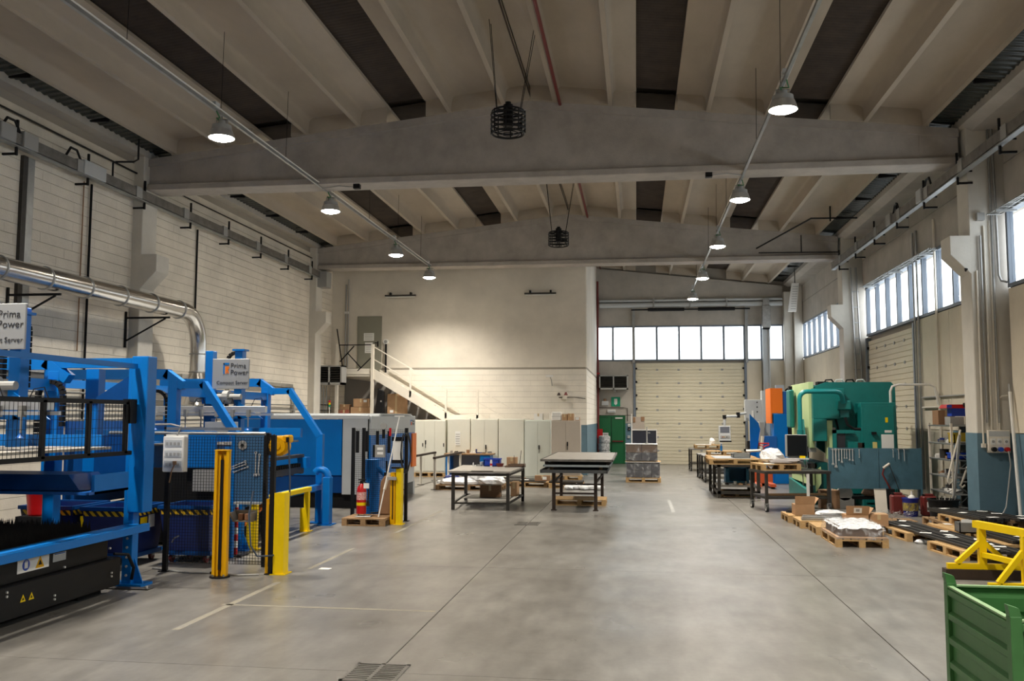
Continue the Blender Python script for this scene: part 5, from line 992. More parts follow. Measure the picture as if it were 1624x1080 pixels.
t = thing('control_pendant','grey control pendant on a jointed arm before the end door','control panel',(3.2,34.1,1.2)); B().prism([(34.05,1.2),(34.25,1.2),(34.25,1.78),(34.15,1.78)],'x',2.98,3.40).obj('case', LGREY, t, .012); B().add([(3.03,34.10,1.52),(3.36,34.10,1.52),(3.36,34.135,1.74),(3.03,34.135,1.74)],[(0,1,2,3)]).obj('screen', mat('pendant_screen',(.13,.14,.17),.2), t); bx(t,'button_panel',GREYP,3.03,3.36,34.06,34.07,1.32,1.42); bx(t,'grip_bar',BLACK,3.0,3.42,34.0,34.1,1.19,1.24)
for k in range(6): cyl(t,'button',[WHITE,RED,YEL,WHITE,BLACK,WHITE][k],(3.06+.05*k,34.05,1.37),(3.06+.05*k,34.06,1.37),.014,8)
tube(t,'arm',LGREY,[(3.2,34.2,1.78),(3.2,34.2,2.06),(3.22,34.2,2.12),(3.7,34.3,2.13),(3.72,34.3,2.2),(4.1,35.4,2.24)],.05,8); cyl(t,'joint',BLACK,(3.2,34.2,2.04),(3.2,34.2,2.17),.07); cyl(t,'joint',BLACK,(3.7,34.3,2.07),(3.7,34.3,2.27),.07)
# ---- tables along the aisle
def wheeled_table(x0,x1,y0,y1,zt,lab,m=None,wheels=True,shelf=.3,mt=None):
    m = m or DKSTEEL; t = thing('work_trolley', lab, 'trolley', ((x0+x1)/2,(y0+y1)/2,0)); bx(t,'top',mt or STEEL,x0,x1,y0,y1,zt-.04,zt); z0 = .16 if wheels else 0; P_ = [(x0+.04,y0+.04),(x1-.04,y0+.04),(x1-.04,y1-.04),(x0+.04,y1-.04)]
    rect_legs(t,m,P_,.06,z0,zt-.04); bx(t,'lower_shelf',m,x0+.03,x1-.03,y0+.03,y1-.03,shelf-.03,shelf)
    if wheels:
        for x,y in P_: c = B().cyl((x-.025,y,.075),(x+.025,y,.075),.075,16).obj('wheel', RUBBER, t, smooth=True); cyl(c,'hub',LGREY,(x-.028,y,.075),(x+.028,y,.075),.04); bx(c,'fork',ZINC,x-.035,x+.035,y-.03,y+.03,.1,.165)
    return t
wheeled_table(2.06,3.2,36.2,37.6,.86,'wheeled table by the end door, farthest of the aisle tables'); wheeled_table(2.1,3.25,32.0,33.2,.82,'grey wheeled table behind the control pendant'); wheeled_table(2.15,3.3,30.1,31.7,.84,'grey wheeled table with the blue bottle'); 
pallet(2.75,36.8,'thin wooden pallet on the farthest wheeled table',0,.86,1.0,.8); pallet(2.85,30.9,'wooden pallet on the grey wheeled table',0,.84,1.1,.8,None)
t = thing('blue_bottle','blue spray bottle on the grey wheeled table','bottle',(2.75,30.7,.986)); cyl(t,'body',mat('bottle_blue',(.01,.2,.6),.3),(2.75,30.7,.986),(2.75,30.7,1.15),.04); cyl(t,'neck',mat('bottle_blue',(.01,.2,.6),.3),(2.75,30.7,1.15),(2.75,30.7,1.22),.018); bx(t,'trigger',WHITE,2.7,2.79,30.68,30.72,1.22,1.27)
t = thing('paper_heap','white papers on the farthest table by the door','papers',(2.6,36.6,1.005)); bx(t,'papers',PAPER,2.3,2.9,36.5,36.9,1.006,1.02); blob(t,'crumpled_sheet',PAPER,(2.95,36.9,1.1),(.12,.1,.18),1.01,41,8,5)
t = thing('work_table','dark steel table with a pallet top and a lower shelf of parts','table',(2.6,25.6,0)); rect_legs(t,DKSTEEL,[(2.12,24.42),(3.12,24.42),(3.15,26.8),(2.08,26.8),(2.1,25.6),(3.13,25.6)],.08,0,.86); bx(t,'lower_shelf',STEEL,2.1,3.15,24.45,26.8,.28,.32); bx(t,'bottom_rail',DKSTEEL,2.08,3.16,24.38,24.46,.10,.18); bx(t,'bottom_rail',DKSTEEL,2.08,2.14,24.4,26.8,.10,.18); bx(t,'top_rail',DKSTEEL,2.08,3.16,24.38,24.46,.80,.86); bx(t,'top_rail',DKSTEEL,2.06,2.14,24.4,26.8,.80,.86); bx(t,'rear_beam',DKSTEEL,2.08,3.16,26.74,26.82,.8,.86)
pallet(2.55,25.0,'wooden pallet forming the front of the dark table top',0,.861,1.35,1.2); pallet(2.6,26.35,'wooden pallet forming the back of the dark table top',0,.861,1.3,1.2)
t = thing('steel_sheet','pale steel sheet lying on the pallet-topped table','sheet',(2.6,25.3,1.006)); bx(t,'sheet',mat('pale_sheet',(.42,.44,.46),.3,.5),2.05,3.0,24.6,26.2,1.006,1.016)
t = thing('steel_tray','grey steel tray of parts on the pallet-topped table','tray',(2.75,25.4,1.016)); B().box(2.55,3.0,25.0,25.6,1.017,1.03).box(2.55,2.57,25.0,25.6,1.017,1.13).box(2.98,3.0,25.0,25.6,1.017,1.13).box(2.55,3.0,25.0,25.02,1.017,1.13).box(2.55,3.0,25.58,25.6,1.017,1.13).obj('pan', ZINC, t); bx(t,'handle',DKSTEEL,2.53,2.55,25.2,25.4,1.07,1.1)
t = thing('toolbox','blue open tool cabinet on the shelf of the pallet-topped table','tool cabinet',(2.75,25.8,.32)); B().box(2.4,3.02,25.6,26.1,.32,.36).box(2.4,2.5,25.6,26.1,.36,.8).box(2.95,3.02,25.6,26.1,.36,.8).box(2.4,3.02,25.6,26.1,.70,.8).box(2.4,3.02,26.06,26.1,.36,.7).obj('carcass', mat('cabinet_sky',(.03,.16,.32),.5), t); bx(t,'drawer',mat('cabinet_sky',(.03,.16,.32),.5),2.48,2.97,25.58,25.6,.72,.78)
for k in range(8): oddment(names_[k],2.25+.11*k,24.75+.14*(k%2),.32,.05+.01*(k%3),'%s on the lower shelf of the pallet-topped table, %s from the aisle' % ({'ring':'ring','bracket':'bracket','tin':'tin','block':'block'}[names_[k]],['first','second','third','fourth','fifth','sixth','seventh','eighth'][k]),[WHITE,DKSTEEL,ZINC,WHITE,CARD,STEEL,CARD,GREYP][k],'parts under the pallet-topped table')
pallet(2.62,25.2,'old wooden pallet pushed under the pallet-topped table',0,0,.9,.8,WOODD)
# ---- rotated trolley with pallet and plastic bag
ang = math.atan2(.2,.96)
t = thing('parts_trolley','dark steel trolley with white castors and a papered pallet on it','trolley',(2.85,20.98,0),ang,local=True); L_, W_ = 1.42, .98
bx(t,'top',DKSTEEL,-.05,L_+.05,-.05,W_+.05,.84,.90); bx(t,'lower_shelf',DKSTEEL,0,L_,0,W_,.28,.33)
for x,y in ((0,0),(L_,0),(L_,W_),(0,W_)):
    bx(t,'leg',DKSTEEL,x-.03,x+.03,y-.03,y+.03,.18,.84); c = B().cyl((x-.025,y,.08),(x+.025,y,.08),.08,18).obj('wheel', RUBBER, t, smooth=True); cyl(c,'hub',WHITE,(x-.028,y,.08),(x+.028,y,.08),.055); B().box(x-.04,x-.03,y-.04,y+.04,.08,.19).box(x+.03,x+.04,y-.04,y+.04,.08,.19).box(x-.04,x+.04,y-.04,y+.04,.17,.19).obj('fork', ZINC, c)
bx(t,'white_tape_roll',WHITE,.9,.96,-.06,-.03,.32,.84)
pallet(3.15,21.65,'small wooden pallet under papers on the trolley',ang,.901,.9,.8)
t = thing('plastic_bag','crumpled clear plastic bag on the trolley pallet','bag',(3.2,21.9,1.046)); blob(t,'bag',FILM,(3.12,21.95,1.18),(.28,.24,.19),1.047,51)
t = thing('folded_cloth','grey folded cloths on the trolley pallet','cloth',(3.3,21.5,1.046)); blob(t,'cloth',mat('grey_cloth',(.22,.20,.19),.9),(3.3,21.5,1.09),(.33,.2,.07),1.047,52); blob(t,'cloth',mat('grey_cloth',(.22,.20,.19),.9),(3.5,21.6,1.1),(.2,.18,.06),1.047,53)
t = thing('paper_sheets','white paper sheets hanging over the trolley pallet','papers',(2.95,21.2,1.046)); bx(t,'sheet',PAPER,2.86,3.08,21.28,21.5,1.046,1.05); B().add([(2.88,21.28,1.05),(3.08,21.28,1.05),(3.0,21.24,.93)],[(0,1,2)]).obj('hanging_corner', PAPER, t); bx(t,'sheet',PAPER,3.46,3.72,21.5,21.62,1.0,1.10) if False else bx(t,'sheet',PAPER,3.4,3.56,21.75,21.95,1.046,1.05)
t = thing('wooden_plank','long wooden plank lying on the trolley shelf','plank',(3.6,21.6,.33)); B().box(-.55,.75,-.08,.08,.33,.37).rot(ang+.05).mv((3.5,21.55,0)).obj('plank', WOODD, t); B().box(.76,.8,-.08,.08,.33,.37).rot(ang+.05).mv((3.5,21.55,0)).obj('end_grain', WOOD, t)
# ---- blue steel board hung with spanners
t = thing('tool_screen','dark blue steel tool screen hung with spanners','tool board',(5.36,21.75,0)); bx(t,'left_sheet',PANELBLUE,4.38,5.40,21.74,21.77,.48,1.40); bx(t,'right_sheet',PANELBLUE,5.43,6.36,21.74,21.77,.48,1.40); bx(t,'centre_strip',PANELBLUE,5.39,5.44,21.73,21.76,.48,1.40)
for x in (4.37,6.36): bx(t,'leg',PANELBLUE,x-.02,x+.02,21.73,21.79,0,1.41); bx(t,'foot',PANELBLUE,x-.03,x+.03,21.5,22.05,0,.03)
bx(t,'hook_rail',ZINC,4.4,4.9,21.72,21.74,1.365,1.378); bx(t,'hook_rail',ZINC,5.85,6.1,21.72,21.74,1.38,1.392)
WL = ['first','second','third','fourth','fifth','sixth','seventh','eighth','ninth']
for k,(x,l) in enumerate(((4.44,.34),(4.505,.40),(4.575,.25),(4.635,.29),(4.695,.20),(4.745,.2),(4.81,.24),(4.875,.25),(5.02,.18))): wrench(x,21.715,1.365,l,'%s open-ended spanner from the left on the blue screen' % WL[k],'spanners on the blue screen')
for k,x in enumerate((5.76,5.88,6.0)): o = B().cyl((0,0,0),(0,0,-.18-.04*k),.007,6).box(-.02,.0,-.005,.005,-.006,.006).obj('hex_key', CHROME); o.location = (x,21.715,1.375); tag(o,['shortest','middle','longest'][k]+' hex key on the right of the blue screen','hex key','hex keys on the blue screen')
t = thing('hacksaw','red hacksaw leaning on the blue tool screen','saw',(5.6,21.6,0)); tube(t,'frame',DRED,[(5.55,21.66,1.0),(5.5,21.66,.82),(5.75,21.64,.30),(5.88,21.6,.28)],.02); tube(t,'blade',DKSTEEL,[(5.66,21.66,1.02),(5.9,21.62,.30)],.008,4); tube(t,'handle',BEIGE,[(5.52,21.66,.96),(5.66,21.66,1.06)],.03); bx(t,'stand',BLACKM,5.55,5.72,21.5,21.64,.0,.5)
t = thing('bench_grinder','grey grinder on a low dark bench behind the tool screen','machine',(5.2,22.1,0)); bx(t,'bench',BLACKM,4.9,5.9,22.0,22.4,.22,.28); rect_legs(t,BLACKM,[(4.95,22.05),(5.85,22.05)],.06,0,.22); cyl(t,'guard_disc',GREYP,(4.75,22.0,.36),(4.75,22.1,.36),.17,18); bx(t,'disc_stand',GREYP,4.6,4.95,22.0,22.2,0,.25)
for k,(x,r_) in enumerate(((5.35,.2),(5.62,.2))): o = blob(None,'brown_sack',mat('brown_paper',(.26,.17,.12),.8,var=.3,scale=6),(x,22.15,.38),(.2,.16,.13),.281,61+k); tag(o,['left','right'][k]+' brown paper sack behind the tool screen','sack','brown sacks behind the screen')
carton(4.2,4.62,21.95,22.3,.0,.42,'brown parts box on the floor behind the tool screen leg',CARDD,0,tape=False)
# ---- shelving rack by the pillar
t = thing('shelving_rack','open metal shelving rack crammed with parts beside the pillar','shelving',(6.85,21.0,0)); RX0,RX1,RY0,RY1 = 6.5,7.18,20.15,21.6; RZ = [.16,.52,.86,1.22,1.56,1.94]
for x in (RX0,RX1-.04):
    for y in (RY0,RY1): bx(t,'upright',BEIGE,x,x+.04,y-.02,y+.02,0,1.98 if y == RY0 else 1.98)
for z in RZ: bx(t,'shelf',ZINC,RX0,RX1,RY0,RY1,z-.03,z,.004)
bx(t,'back_sheet',DKSTEEL,RX1-.02,RX1,RY0,RY1,.1,1.95)
for z in (.2,.9): bar(t,'brace',ZINC,(RX0+.02,RY0,z),(RX1-.02,RY0,z+.6),.012); bar(t,'brace',ZINC,(RX0+.02,RY0,z+.6),(RX1-.02,RY0,z),.012)
crate(6.56,6.98,20.25,20.6,1.221,1.36,'deep blue crate on the middle shelf of the rack',mat('crate_blue',(.01,.05,.42),.4)); crate(6.6,6.95,20.25,20.6,1.561,1.78,'mustard yellow crate on the upper shelf of the rack',mat('crate_mustard',(.42,.30,.02),.5))
carton(6.95,7.17,20.2,20.6,1.941,2.28,'brown cardboard box at the front corner of the rack top'); carton(6.55,6.9,21.05,21.45,1.941,2.26,'dark cardboard box at the back of the rack top',CARDD); carton(6.62,6.9,20.5,20.85,1.941,2.12,'low open grey carton on the rack top',GREYP,0,tape=False)
crate(6.72,7.0,20.65,21.0,2.27-.0,2.36,'red plastic tray of blue handles on the rack top',RED) if False else None
t = thing('red_tray','red plastic tray on the boxes of the rack top','tray',(6.8,20.75,2.125)); B().prism([(6.55,2.30),(6.6,2.38),(7.0,2.38),(7.02,2.30)],'y',20.5,21.0).obj('tray', RED, t); bx(t,'blue_bin',mat('crate_blue',(.01,.05,.42),.4),6.66,6.95,20.52,20.8,2.13,2.30); bx(t,'blue_handle',mat('crate_blue',(.01,.05,.42),.4),6.56,6.66,20.49,20.5,2.31,2.37)
t = thing('power_drill','black power tool lying on top of the rack boxes','tool',(7.05,20.4,2.285)); tube(t,'body',BLACK,[(6.85,20.35,2.36),(7.0,20.35,2.38),(7.1,20.35,2.34)],.05,8); tube(t,'handle',BLACK,[(7.0,20.35,2.38),(7.05,20.35,2.44),(7.15,20.35,2.42),(7.18,20.35,2.34)],.025,6)
n_ = 0
for zi,z in enumerate(RZ[:5]):
    for k in range(4):
        y = 20.75+.2*k+random.uniform(-.03,.03); kd = names_[(zi*3+k)%8]; oddment(kd,6.64+random.uniform(0,.14),y,z,.085+.04*random.random(),'%s on the %s shelf of the rack, %s from the front' % ({'ring':'ring','bracket':'bracket','tin':'tin','block':'block'}[kd],['bottom','second','third','fourth','fifth'][zi],['first','second','third','fourth'][k]),MISC[(zi+k*3)%8],'parts on the shelving rack')
t = thing('paper_stack','white papers sliding off the second shelf of the rack','papers',(6.6,20.5,.521)); 
for k in range(6): B().box(-.12,.12,-.1,.1,0,.012).rot(.3*k).mv((6.64,20.42,.522+.013*k)).obj('sheet', PAPER, t)
t = thing('step_ladder','folded metal step ladder leaning between rack and pillar','ladder',(6.85,19.85,0))
for x in (6.42,6.78): bar(t,'rail',GREYP,(x-.06+.05,19.98,.02),(x+.12,19.72,1.75),.04,.06)
for k in range(6): bar(t,'rung',GREYP,(6.44+.02*k,19.95-.04*k,.25+.27*k),(6.80+.02*k,19.95-.04*k,.25+.27*k),.05,.02)
tube(t,'bent_handle',BEIGE,[(6.62,19.9,1.85),(6.38,19.9,1.0),(6.33,19.9,.80),(6.36,19.9,.74),(6.43,19.9,.78)],.02); tube(t,'bent_handle',BEIGE,[(6.75,19.85,1.2),(6.6,19.85,.8),(6.56,19.85,.72),(6.6,19.85,.68),(6.65,19.85,.72)],.02)
t = thing('black_tub','round black rubbish tub full of scrap before the rack','tub',(6.15,19.6,0)); B().lathe([(0,0),(.24,0),(.29,.42),(.31,.42),(.31,.45),(.27,.45),(.23,.03),(0,.03)],(6.17,19.7,0),20).obj('tub', BLACK, t, smooth=True)
for k in range(7): bar(t,'scrap_strip',[STEEL,BEIGE,ZINC][k%3],(6.05+.04*k,19.6+.04*(k%3),.3),(5.98+.07*k,19.52+.05*(k%4),.52),.02,.006)
t = thing('blue_bucket','blue pail with a colourful label and a white spout on top','bucket',(5.77,20.6,0)); B().lathe([(0,0),(.14,0),(.165,.36),(.175,.36),(.175,.385),(0,.385)],(5.79,20.62,0),20).obj('pail', mat('pail_blue',(.012,.02,.22),.35), t, smooth=True); B().lathe([(.154,.12),(.166,.29)],(5.79,20.615,0),20).obj('printed_label', mat('pail_label',(.55,.42,.05),.5,var=1,scale=14,col2=(.02,.02,.1)), t); B().lathe([(.08,.385),(.07,.42),(.02,.45),(.012,.53),(.0,.53)],(5.82,20.62,0),14).obj('white_spout', WHITE, t, smooth=True)
def canister(x,y,lab,paper,h=.42):
    t = thing('jerrycan', lab, 'canister', (x,y,0), group='dark red canisters'); bx(t,'body',DRED,x-.15,x+.15,y-.12,y+.12,0,h,.03); B().box(x-.08,x+.1,y-.02,y+.02,h,h+.05).obj('handle', DRED, t, .01); cyl(t,'cap',BLACK,(x-.1,y,h),(x-.1,y,h+.04),.03)
    if paper: bx(t,'white_label',PAPER,x-.07,x+.13,y-.124,y-.12,.1,.3)
canister(6.2,20.75,'dark red canister with a white label right of the blue pail',True); canister(5.62,20.95,'dark red canister half hidden behind the blue pail',False)
t = thing('leaning_board','off-white board leaning behind the dark red canister','board',(5.4,21.2,0)); B().add([(5.25,21.3,0),(5.5,21.3,0),(5.5,21.42,.5),(5.25,21.42,.5),(5.25,21.32,0),(5.5,21.32,0),(5.5,21.44,.5),(5.25,21.44,.5)],[(0,1,2,3),(7,6,5,4),(0,4,5,1),(1,5,6,2),(2,6,7,3),(3,7,4,0)]).obj('board', BEIGE, t); bx(t,'edge',GREYP,5.25,5.5,21.41,21.45,.5,.51)
# ---- floor pallets on the right
pallet(3.45,19.35,'wooden pallet with a carton, farthest of the aisle-side pallets',.03,0,.95,.8); pallet(3.62,18.4,'wooden pallet of steel profiles beside the brown cartons',.02,0,1.15,.8); pallet(3.75,17.45,'wooden pallet carrying the two labelled cartons',.0,0,1.15,.8)
carton(3.12,3.5,18.98,19.3,.145,.36,'open cardboard carton with raised flaps on the farthest aisle pallet',None,.05,open_=True)
c_ = carton(3.74,4.13,17.28,17.62,.145,.34,'cardboard carton with a white label on its raised flap',None,0,open_=True); 
B().add([(-.07,-.19,.235),(.07,-.19,.235),(.07,-.222,.33),(-.07,-.222,.33)],[(0,1,2,3)]).obj('flap_label', PAPER, c_); B().add([(-.035,-.199,.26),(.03,-.199,.26),(.03,-.2155,.308),(-.035,-.2155,.308)],[(0,1,2,3)]).obj('label_print', GREYP, c_)
carton(4.16,4.48,17.3,17.65,.145,.36,'low cardboard carton with yellow tape next to the labelled one',None,-.05)
t = thing('steel_profiles','pale steel profiles laid across the aisle-side pallets','metal profiles',(3.6,18.4,.145))
for k in range(5): bx(t,'profile',[ZINC,STEEL,LGREY,STEEL,ZINC][k],3.1+.03*k,4.15-.05*k,18.08+.13*k,18.16+.13*k,.146,.19+.01*(k%2))
blob(t,'film_roll',FILM,(3.75,18.75,.22),(.3,.12,.07),.146,71); bx(t,'grey_plate',GREYP,3.9,4.2,18.3,18.5,.195,.42) if False else None
t = thing('dark_rag','dark rag heap on the farthest aisle pallet','cloth',(3.05,19.5,.145)); blob(t,'rag',BLACKM,(3.2,19.55,.17),(.16,.14,.06),.145,72,9,5); blob(t,'rag',DKSTEEL,(3.7,19.5,.17),(.18,.12,.06),.145,73,9,5)
pallet(3.6,16.15,'wooden pallet under the low film-wrapped load',R(90),0,1.25,.82)
t = thing('low_wrapped_load','low film-wrapped load of dark sheets on a pallet near the aisle','wrapped pallet load',(3.6,16.15,.145))
bx(t,'goods',BROWN,3.26,3.94,15.62,16.68,.146,.33); B().add([(3.18,15.5,.13),(4.02,15.5,.13),(4.02,16.8,.13),(3.18,16.8,.13),(3.24,15.58,.355),(3.95,15.58,.355),(3.95,16.72,.365),(3.24,16.72,.365)],[(4,5,6,7),(0,1,5,4),(1,2,6,5),(2,3,7,6),(3,0,4,7)]).obj('stretch_film', CLEARFILM, t); rnd = random.Random(9); nx, ny = 12, 16; vs = []
for i in range(nx+1):
    for j in range(ny+1):
        e = i in (0,nx) or j in (0,ny); vs.append((3.23+.74*i/nx+rnd.uniform(-.008,.008),15.57+1.16*j/ny+rnd.uniform(-.008,.008),(.30 if e else .352)+rnd.uniform(-.014,.014)))
B().add(vs,[(i*(ny+1)+j,(i+1)*(ny+1)+j,(i+1)*(ny+1)+j+1,i*(ny+1)+j+1) for i in range(nx) for j in range(ny)]).obj('crumpled_film', FILM, t); bx(t,'card_skirt',CARD,3.2,4.0,15.52,16.78,.146,.165)
# pallets of bars and offcuts
def bars(x,y,z,n,L,rz,lab,m=None,w=.05,h=.035,papers=3,base=None):
    t = thing('bar_bundle', lab, 'metal bars', (x,y,z), rz, local=True)
    for k in range(n):
        o_ = random.uniform(-.12,.12); B().box(-n*w*.55+k*w*1.1,-n*w*.55+k*w*1.1+w,-L/2+o_,L/2+o_,0,h+random.uniform(0,.01)).obj('bar', m or [DKSTEEL,BLACKM,DKSTEEL][k%3], t)
    for k in range(papers): B().box(-.06,.06,-.09,.09,0,.002).rot(random.uniform(0,3)).mv((random.uniform(-.25,.25),-L*.4+L*.8*k/max(1,papers-1),h+.012)).obj('paper_tag', PAPER, t)
    return t
pallet(4.85,17.0,'wooden pallet under the black flat bars behind the wrapped load',R(97),0,1.15,.8); bars(4.85,17.1,.145,10,1.9,R(6),'black flat bars on the pallet behind the wrapped load',papers=3)
pallet(5.05,14.95,'wooden pallet of tagged dark bars by the yellow trestle',R(98),0,1.15,.8); bars(5.1,15.2,.145,12,2.3,R(7),'dark bars with white paper tags beside the yellow trestle',papers=8)
pallet(5.92,15.75,'wooden pallet half hidden behind the yellow trestle',R(95),0,1.15,.7); bars(5.92,15.9,.16,8,1.6,R(5),'short dark bars behind the yellow trestle',papers=4)
pallet(5.55,16.95,'light wooden pallet between the bar bundles',R(97),0,1.1,.55); bars(5.5,16.9,.145,6,1.5,R(7),'pale wooden laths between the bar bundles',WOOD,.06,.03,2)
t = thing('steel_bin','small grey steel bin of papers among the pallets','bin',(5.35,16.4,.19)); B().box(5.3,5.6,16.15,16.4,.20,.21).box(5.3,5.315,16.15,16.4,.2,.36).box(5.585,5.6,16.15,16.4,.2,.36).box(5.3,5.6,16.15,16.165,.2,.36).box(5.3,5.6,16.385,16.4,.2,.36).obj('bin', ZINC, t)
for k in range(3): B().box(-.08,.08,-.003,.003,0,.14).rot(.4*k-.3).mv((5.45,16.22+.06*k,.26)).obj('paper', PAPER, t)
pallet(6.05,18.55,'long wooden pallet under the steel plate by the pillar',R(90),0,1.3,.9,WOODD); pallet(6.38,17.1,'old wooden pallet under the front of the steel plate',R(92),0,1.3,.9,WOODD)
t = thing('steel_plate','large dark steel plate lying across pallets by the pillar','steel plate',(6.3,17.3,.145)); B().add([(5.62,15.9,.146),(6.55,15.6,.146),(7.1,17.0,.146),(7.1,18.8,.146),(5.75,18.9,.146)]+[(5.62,15.9,.158),(6.55,15.6,.158),(7.1,17.0,.158),(7.1,18.8,.158),(5.75,18.9,.158)],[(4,3,2,1,0),(5,6,7,8,9),(0,1,6,5),(1,2,7,6),(2,3,8,7),(3,4,9,8),(4,0,5,9)]).obj('plate', mat('plate_dark',(.10,.10,.105),.38,.5,var=.3,scale=3), t); bx(t,'edge_batten',WOODD,5.6,5.68,16.2,18.8,.06,.145) if False else bx(t,'edge_batten',WOODD,5.60,5.68,17.0,18.8,.15,.17)
pallet(5.95,17.75,'light wooden pallet on top of the steel plate',R(97),.159,1.0,.6); bars(6.0,17.8,.305,10,1.9,R(9),'dark channel bars on the upper pallet by the pillar',papers=3,h=.05)
pallet(6.6,17.6,'small wooden pallet at the back of the steel plate',R(97),.159,.9,.5,WOODD); bars(6.6,17.7,.305,6,1.5,R(11),'short bars with papers at the back of the steel plate',papers=4)
t = thing('swarf_heap','curly metal swarf heaped in front of the canisters','swarf',(5.1,19.9,0)); rnd = random.Random(5); b = B()
for k in range(60):
    c = (4.75+rnd.uniform(0,.8),19.75+rnd.uniform(-.25,.25),rnd.uniform(.01,.12)); rr = rnd.uniform(.02,.05); b.tube([(c[0]+rr*math.cos(a*.9)+.012*a,c[1]+rr*math.sin(a*.9),c[2]+.012*a) for a in range(9)],.003,3)
tag(b.obj('swarf_curls', ZINC, t), kind='stuff'); bx(t,'drip_sheet',WOODD,4.7,5.6,19.45,20.05,0,.012)
t = thing('film_scrap','torn white film lying in front of the black flat bars','plastic film',(4.75,16.25,0)); 
for k in range(4): blob(t,'scrap',FILM,(4.7+.1*k,16.2-.04*k,.03),(.1,.1,.05),0,81+k,8,4)
# ---- yellow trestle
t = thing('steel_trestle','yellow steel trestle with A-shaped ends near the green bin','trestle',(4.6,12.4,0)); A1, A2 = (4.46,12.78), (4.68,11.98)
for (x,y),z0 in ((A1,.13),(A2,.02)):
    bar(t,'base_bar',YEL,(x-.44,y,z0+.035),(x+.5,y,z0+.035),.07,.07); bx(t,'upright',YEL,x-.045,x+.045,y-.04,y+.04,z0+.07,.66)
    for s in (-1,1): bar(t,'diagonal',YEL,(x+s*.32,y,z0+.07),(x+s*.03,y,.47),.07,.06)
d = (Vector((*A2,0))-Vector((*A1,0))).normalized(); p0 = Vector((*A1,.70))-d*.12; p1 = Vector((*A2,.70))+d*.06
bar(t,'top_beam',YEL,p0,p1,.09,.09); bar(t,'end_cap',BLACK,p1,p1+d*.004,.08,.08); bar(t,'tie_bar',YEL,(A1[0],A1[1],.32),(A2[0],A2[1],.32),.07,.06); bx(t,'dark_sleeper',BROWNST,3.98,4.98,12.70,12.86,0,.13)
for x in (4.28,5.1): bx(t,'foot_pad',BLACK,x-.05,x+.05,11.93,12.03,0,.02)
# ---- green steel bin at the frame edge
t = thing('green_stillage','green corrugated steel bin cut by the right picture edge','steel bin',(2.95,6.7,0)); gx0,gx1,gy0,gy1,gz0,gz1 = 2.30,3.45,6.10,7.26,.16,.86
for x in (gx0,gx1):
    for y in (gy0,gy1): bx(t,'corner_post',BINGREEN,x-.035,x+.035,y-.035,y+.035,0,gz1+.02,.004); B().prism([(x-.035,gz1+.02),(x+.035,gz1+.02),(x+.02,gz1+.07),(x-.045,gz1+.09)],'y',y-.03,y+.03).obj('stacking_ear', BINGREEN, t)
def ribwall(axis,c,a0,a1,s):
    b = B(); n = 4; h = (gz1-gz0)/n; prof = []
    for i in range(n):
        z = gz0+i*h; prof += [(0,z),(0,z+h*.5),(.025*s,z+h*.62),(.025*s,z+h*.85),(0,z+h*.97)]
    prof += [(0,gz1)]; vs = []
    for d,z in prof: vs += ([(c+d,a0,z),(c+d,a1,z)] if axis == 'x' else [(a0,c+d,z),(a1,c+d,z)])
    b.add(vs,[(2*i,2*i+1,2*i+3,2*i+2) for i in range(len(prof)-1)]); vs2 = [((v[0]+.006*s if axis == 'x' else v[0]),(v[1] if axis == 'x' else v[1]+.006*s),v[2]) for v in vs]
    b.add(vs2,[(2*i,2*i+1,2*i+3,2*i+2) for i in range(len(prof)-1)]); return b.obj('ribbed_wall', BINGREEN, t)
ribwall('x',gx0,gy0+.03,gy1-.03,-1); ribwall('x',gx1,gy0+.03,gy1-.03,1); ribwall('y',gy0,gx0+.03,gx1-.03,-1); ribwall('y',gy1,gx0+.03,gx1-.03,1); bx(t,'bin_floor',BINGREEN,gx0,gx1,gy0,gy1,gz0-.02,gz0)
PG = mat('worn_rim',(.22,.36,.18),.5)
for q in ((gx0-.03,gx0+.008,gy0,gy1),(gx1-.008,gx1+.03,gy0,gy1),(gx0,gx1,gy0-.03,gy0+.008),(gx0,gx1,gy1-.008,gy1+.03)): bx(t,'rim',PG,*q,gz1-.012,gz1)
# ---- pillar electrics, leaning tube, wall conduits
t = thing('socket_panel','grey industrial socket panel with a red plug on the blue pillar','electrical box',(6.98,18.85,1.35)); bx(t,'case',BEIGE,6.76,7.17,18.82,18.915,1.42,1.86,.01); bx(t,'cover',LGREY,6.78,7.15,18.815,18.82,1.74,1.84)
for k,(x,m) in enumerate(((6.85,BLACK),(6.97,SOCKB),(7.09,RED))): B().cyl((x,18.74,1.49),(x,18.82,1.49),.045,14).obj('socket', m, t, smooth=True)
for x in (6.85,6.97,7.09): bx(t,'breaker_window',WHITE,x-.045,x+.045,18.812,18.82,1.58,1.70); cyl(t,'dial',GREYP,(x,18.8,1.64),(x,18.812,1.64),.025)
tube(t,'plug_lead',GREYP,[(7.09,18.72,1.46),(7.1,18.68,1.2),(7.04,18.66,.8),(6.98,18.66,.4),(6.85,18.6,.19)],.014); bx(t,'junction_box',BEIGE,6.66,6.73,18.85,18.915,1.52,1.6)
for x,z0,z1 in ((6.70,1.6,5.0),(6.86,1.86,5.9),(6.97,1.86,6.0)): cyl(t,'conduit',BEIGE,(x,18.89,z0),(x,18.89,z1),.018,8)
tube(t,'conduit',BEIGE,[(7.0,18.88,1.86),(7.0,18.88,2.45),(7.05,18.86,2.52),(7.15,18.8,2.53)],.016)
t = thing('leaning_tube','long white tube leaning on the wall right of the blue pillar','tube',(7.05,18.3,.16)); cyl(t,'tube',WHITE,(7.08,18.25,.16),(7.15,18.7,2.6),.032,10); cyl(t,'pipe_tip',GREYP,(7.15,18.7,2.6),(7.16,18.75,2.75),.02,8)
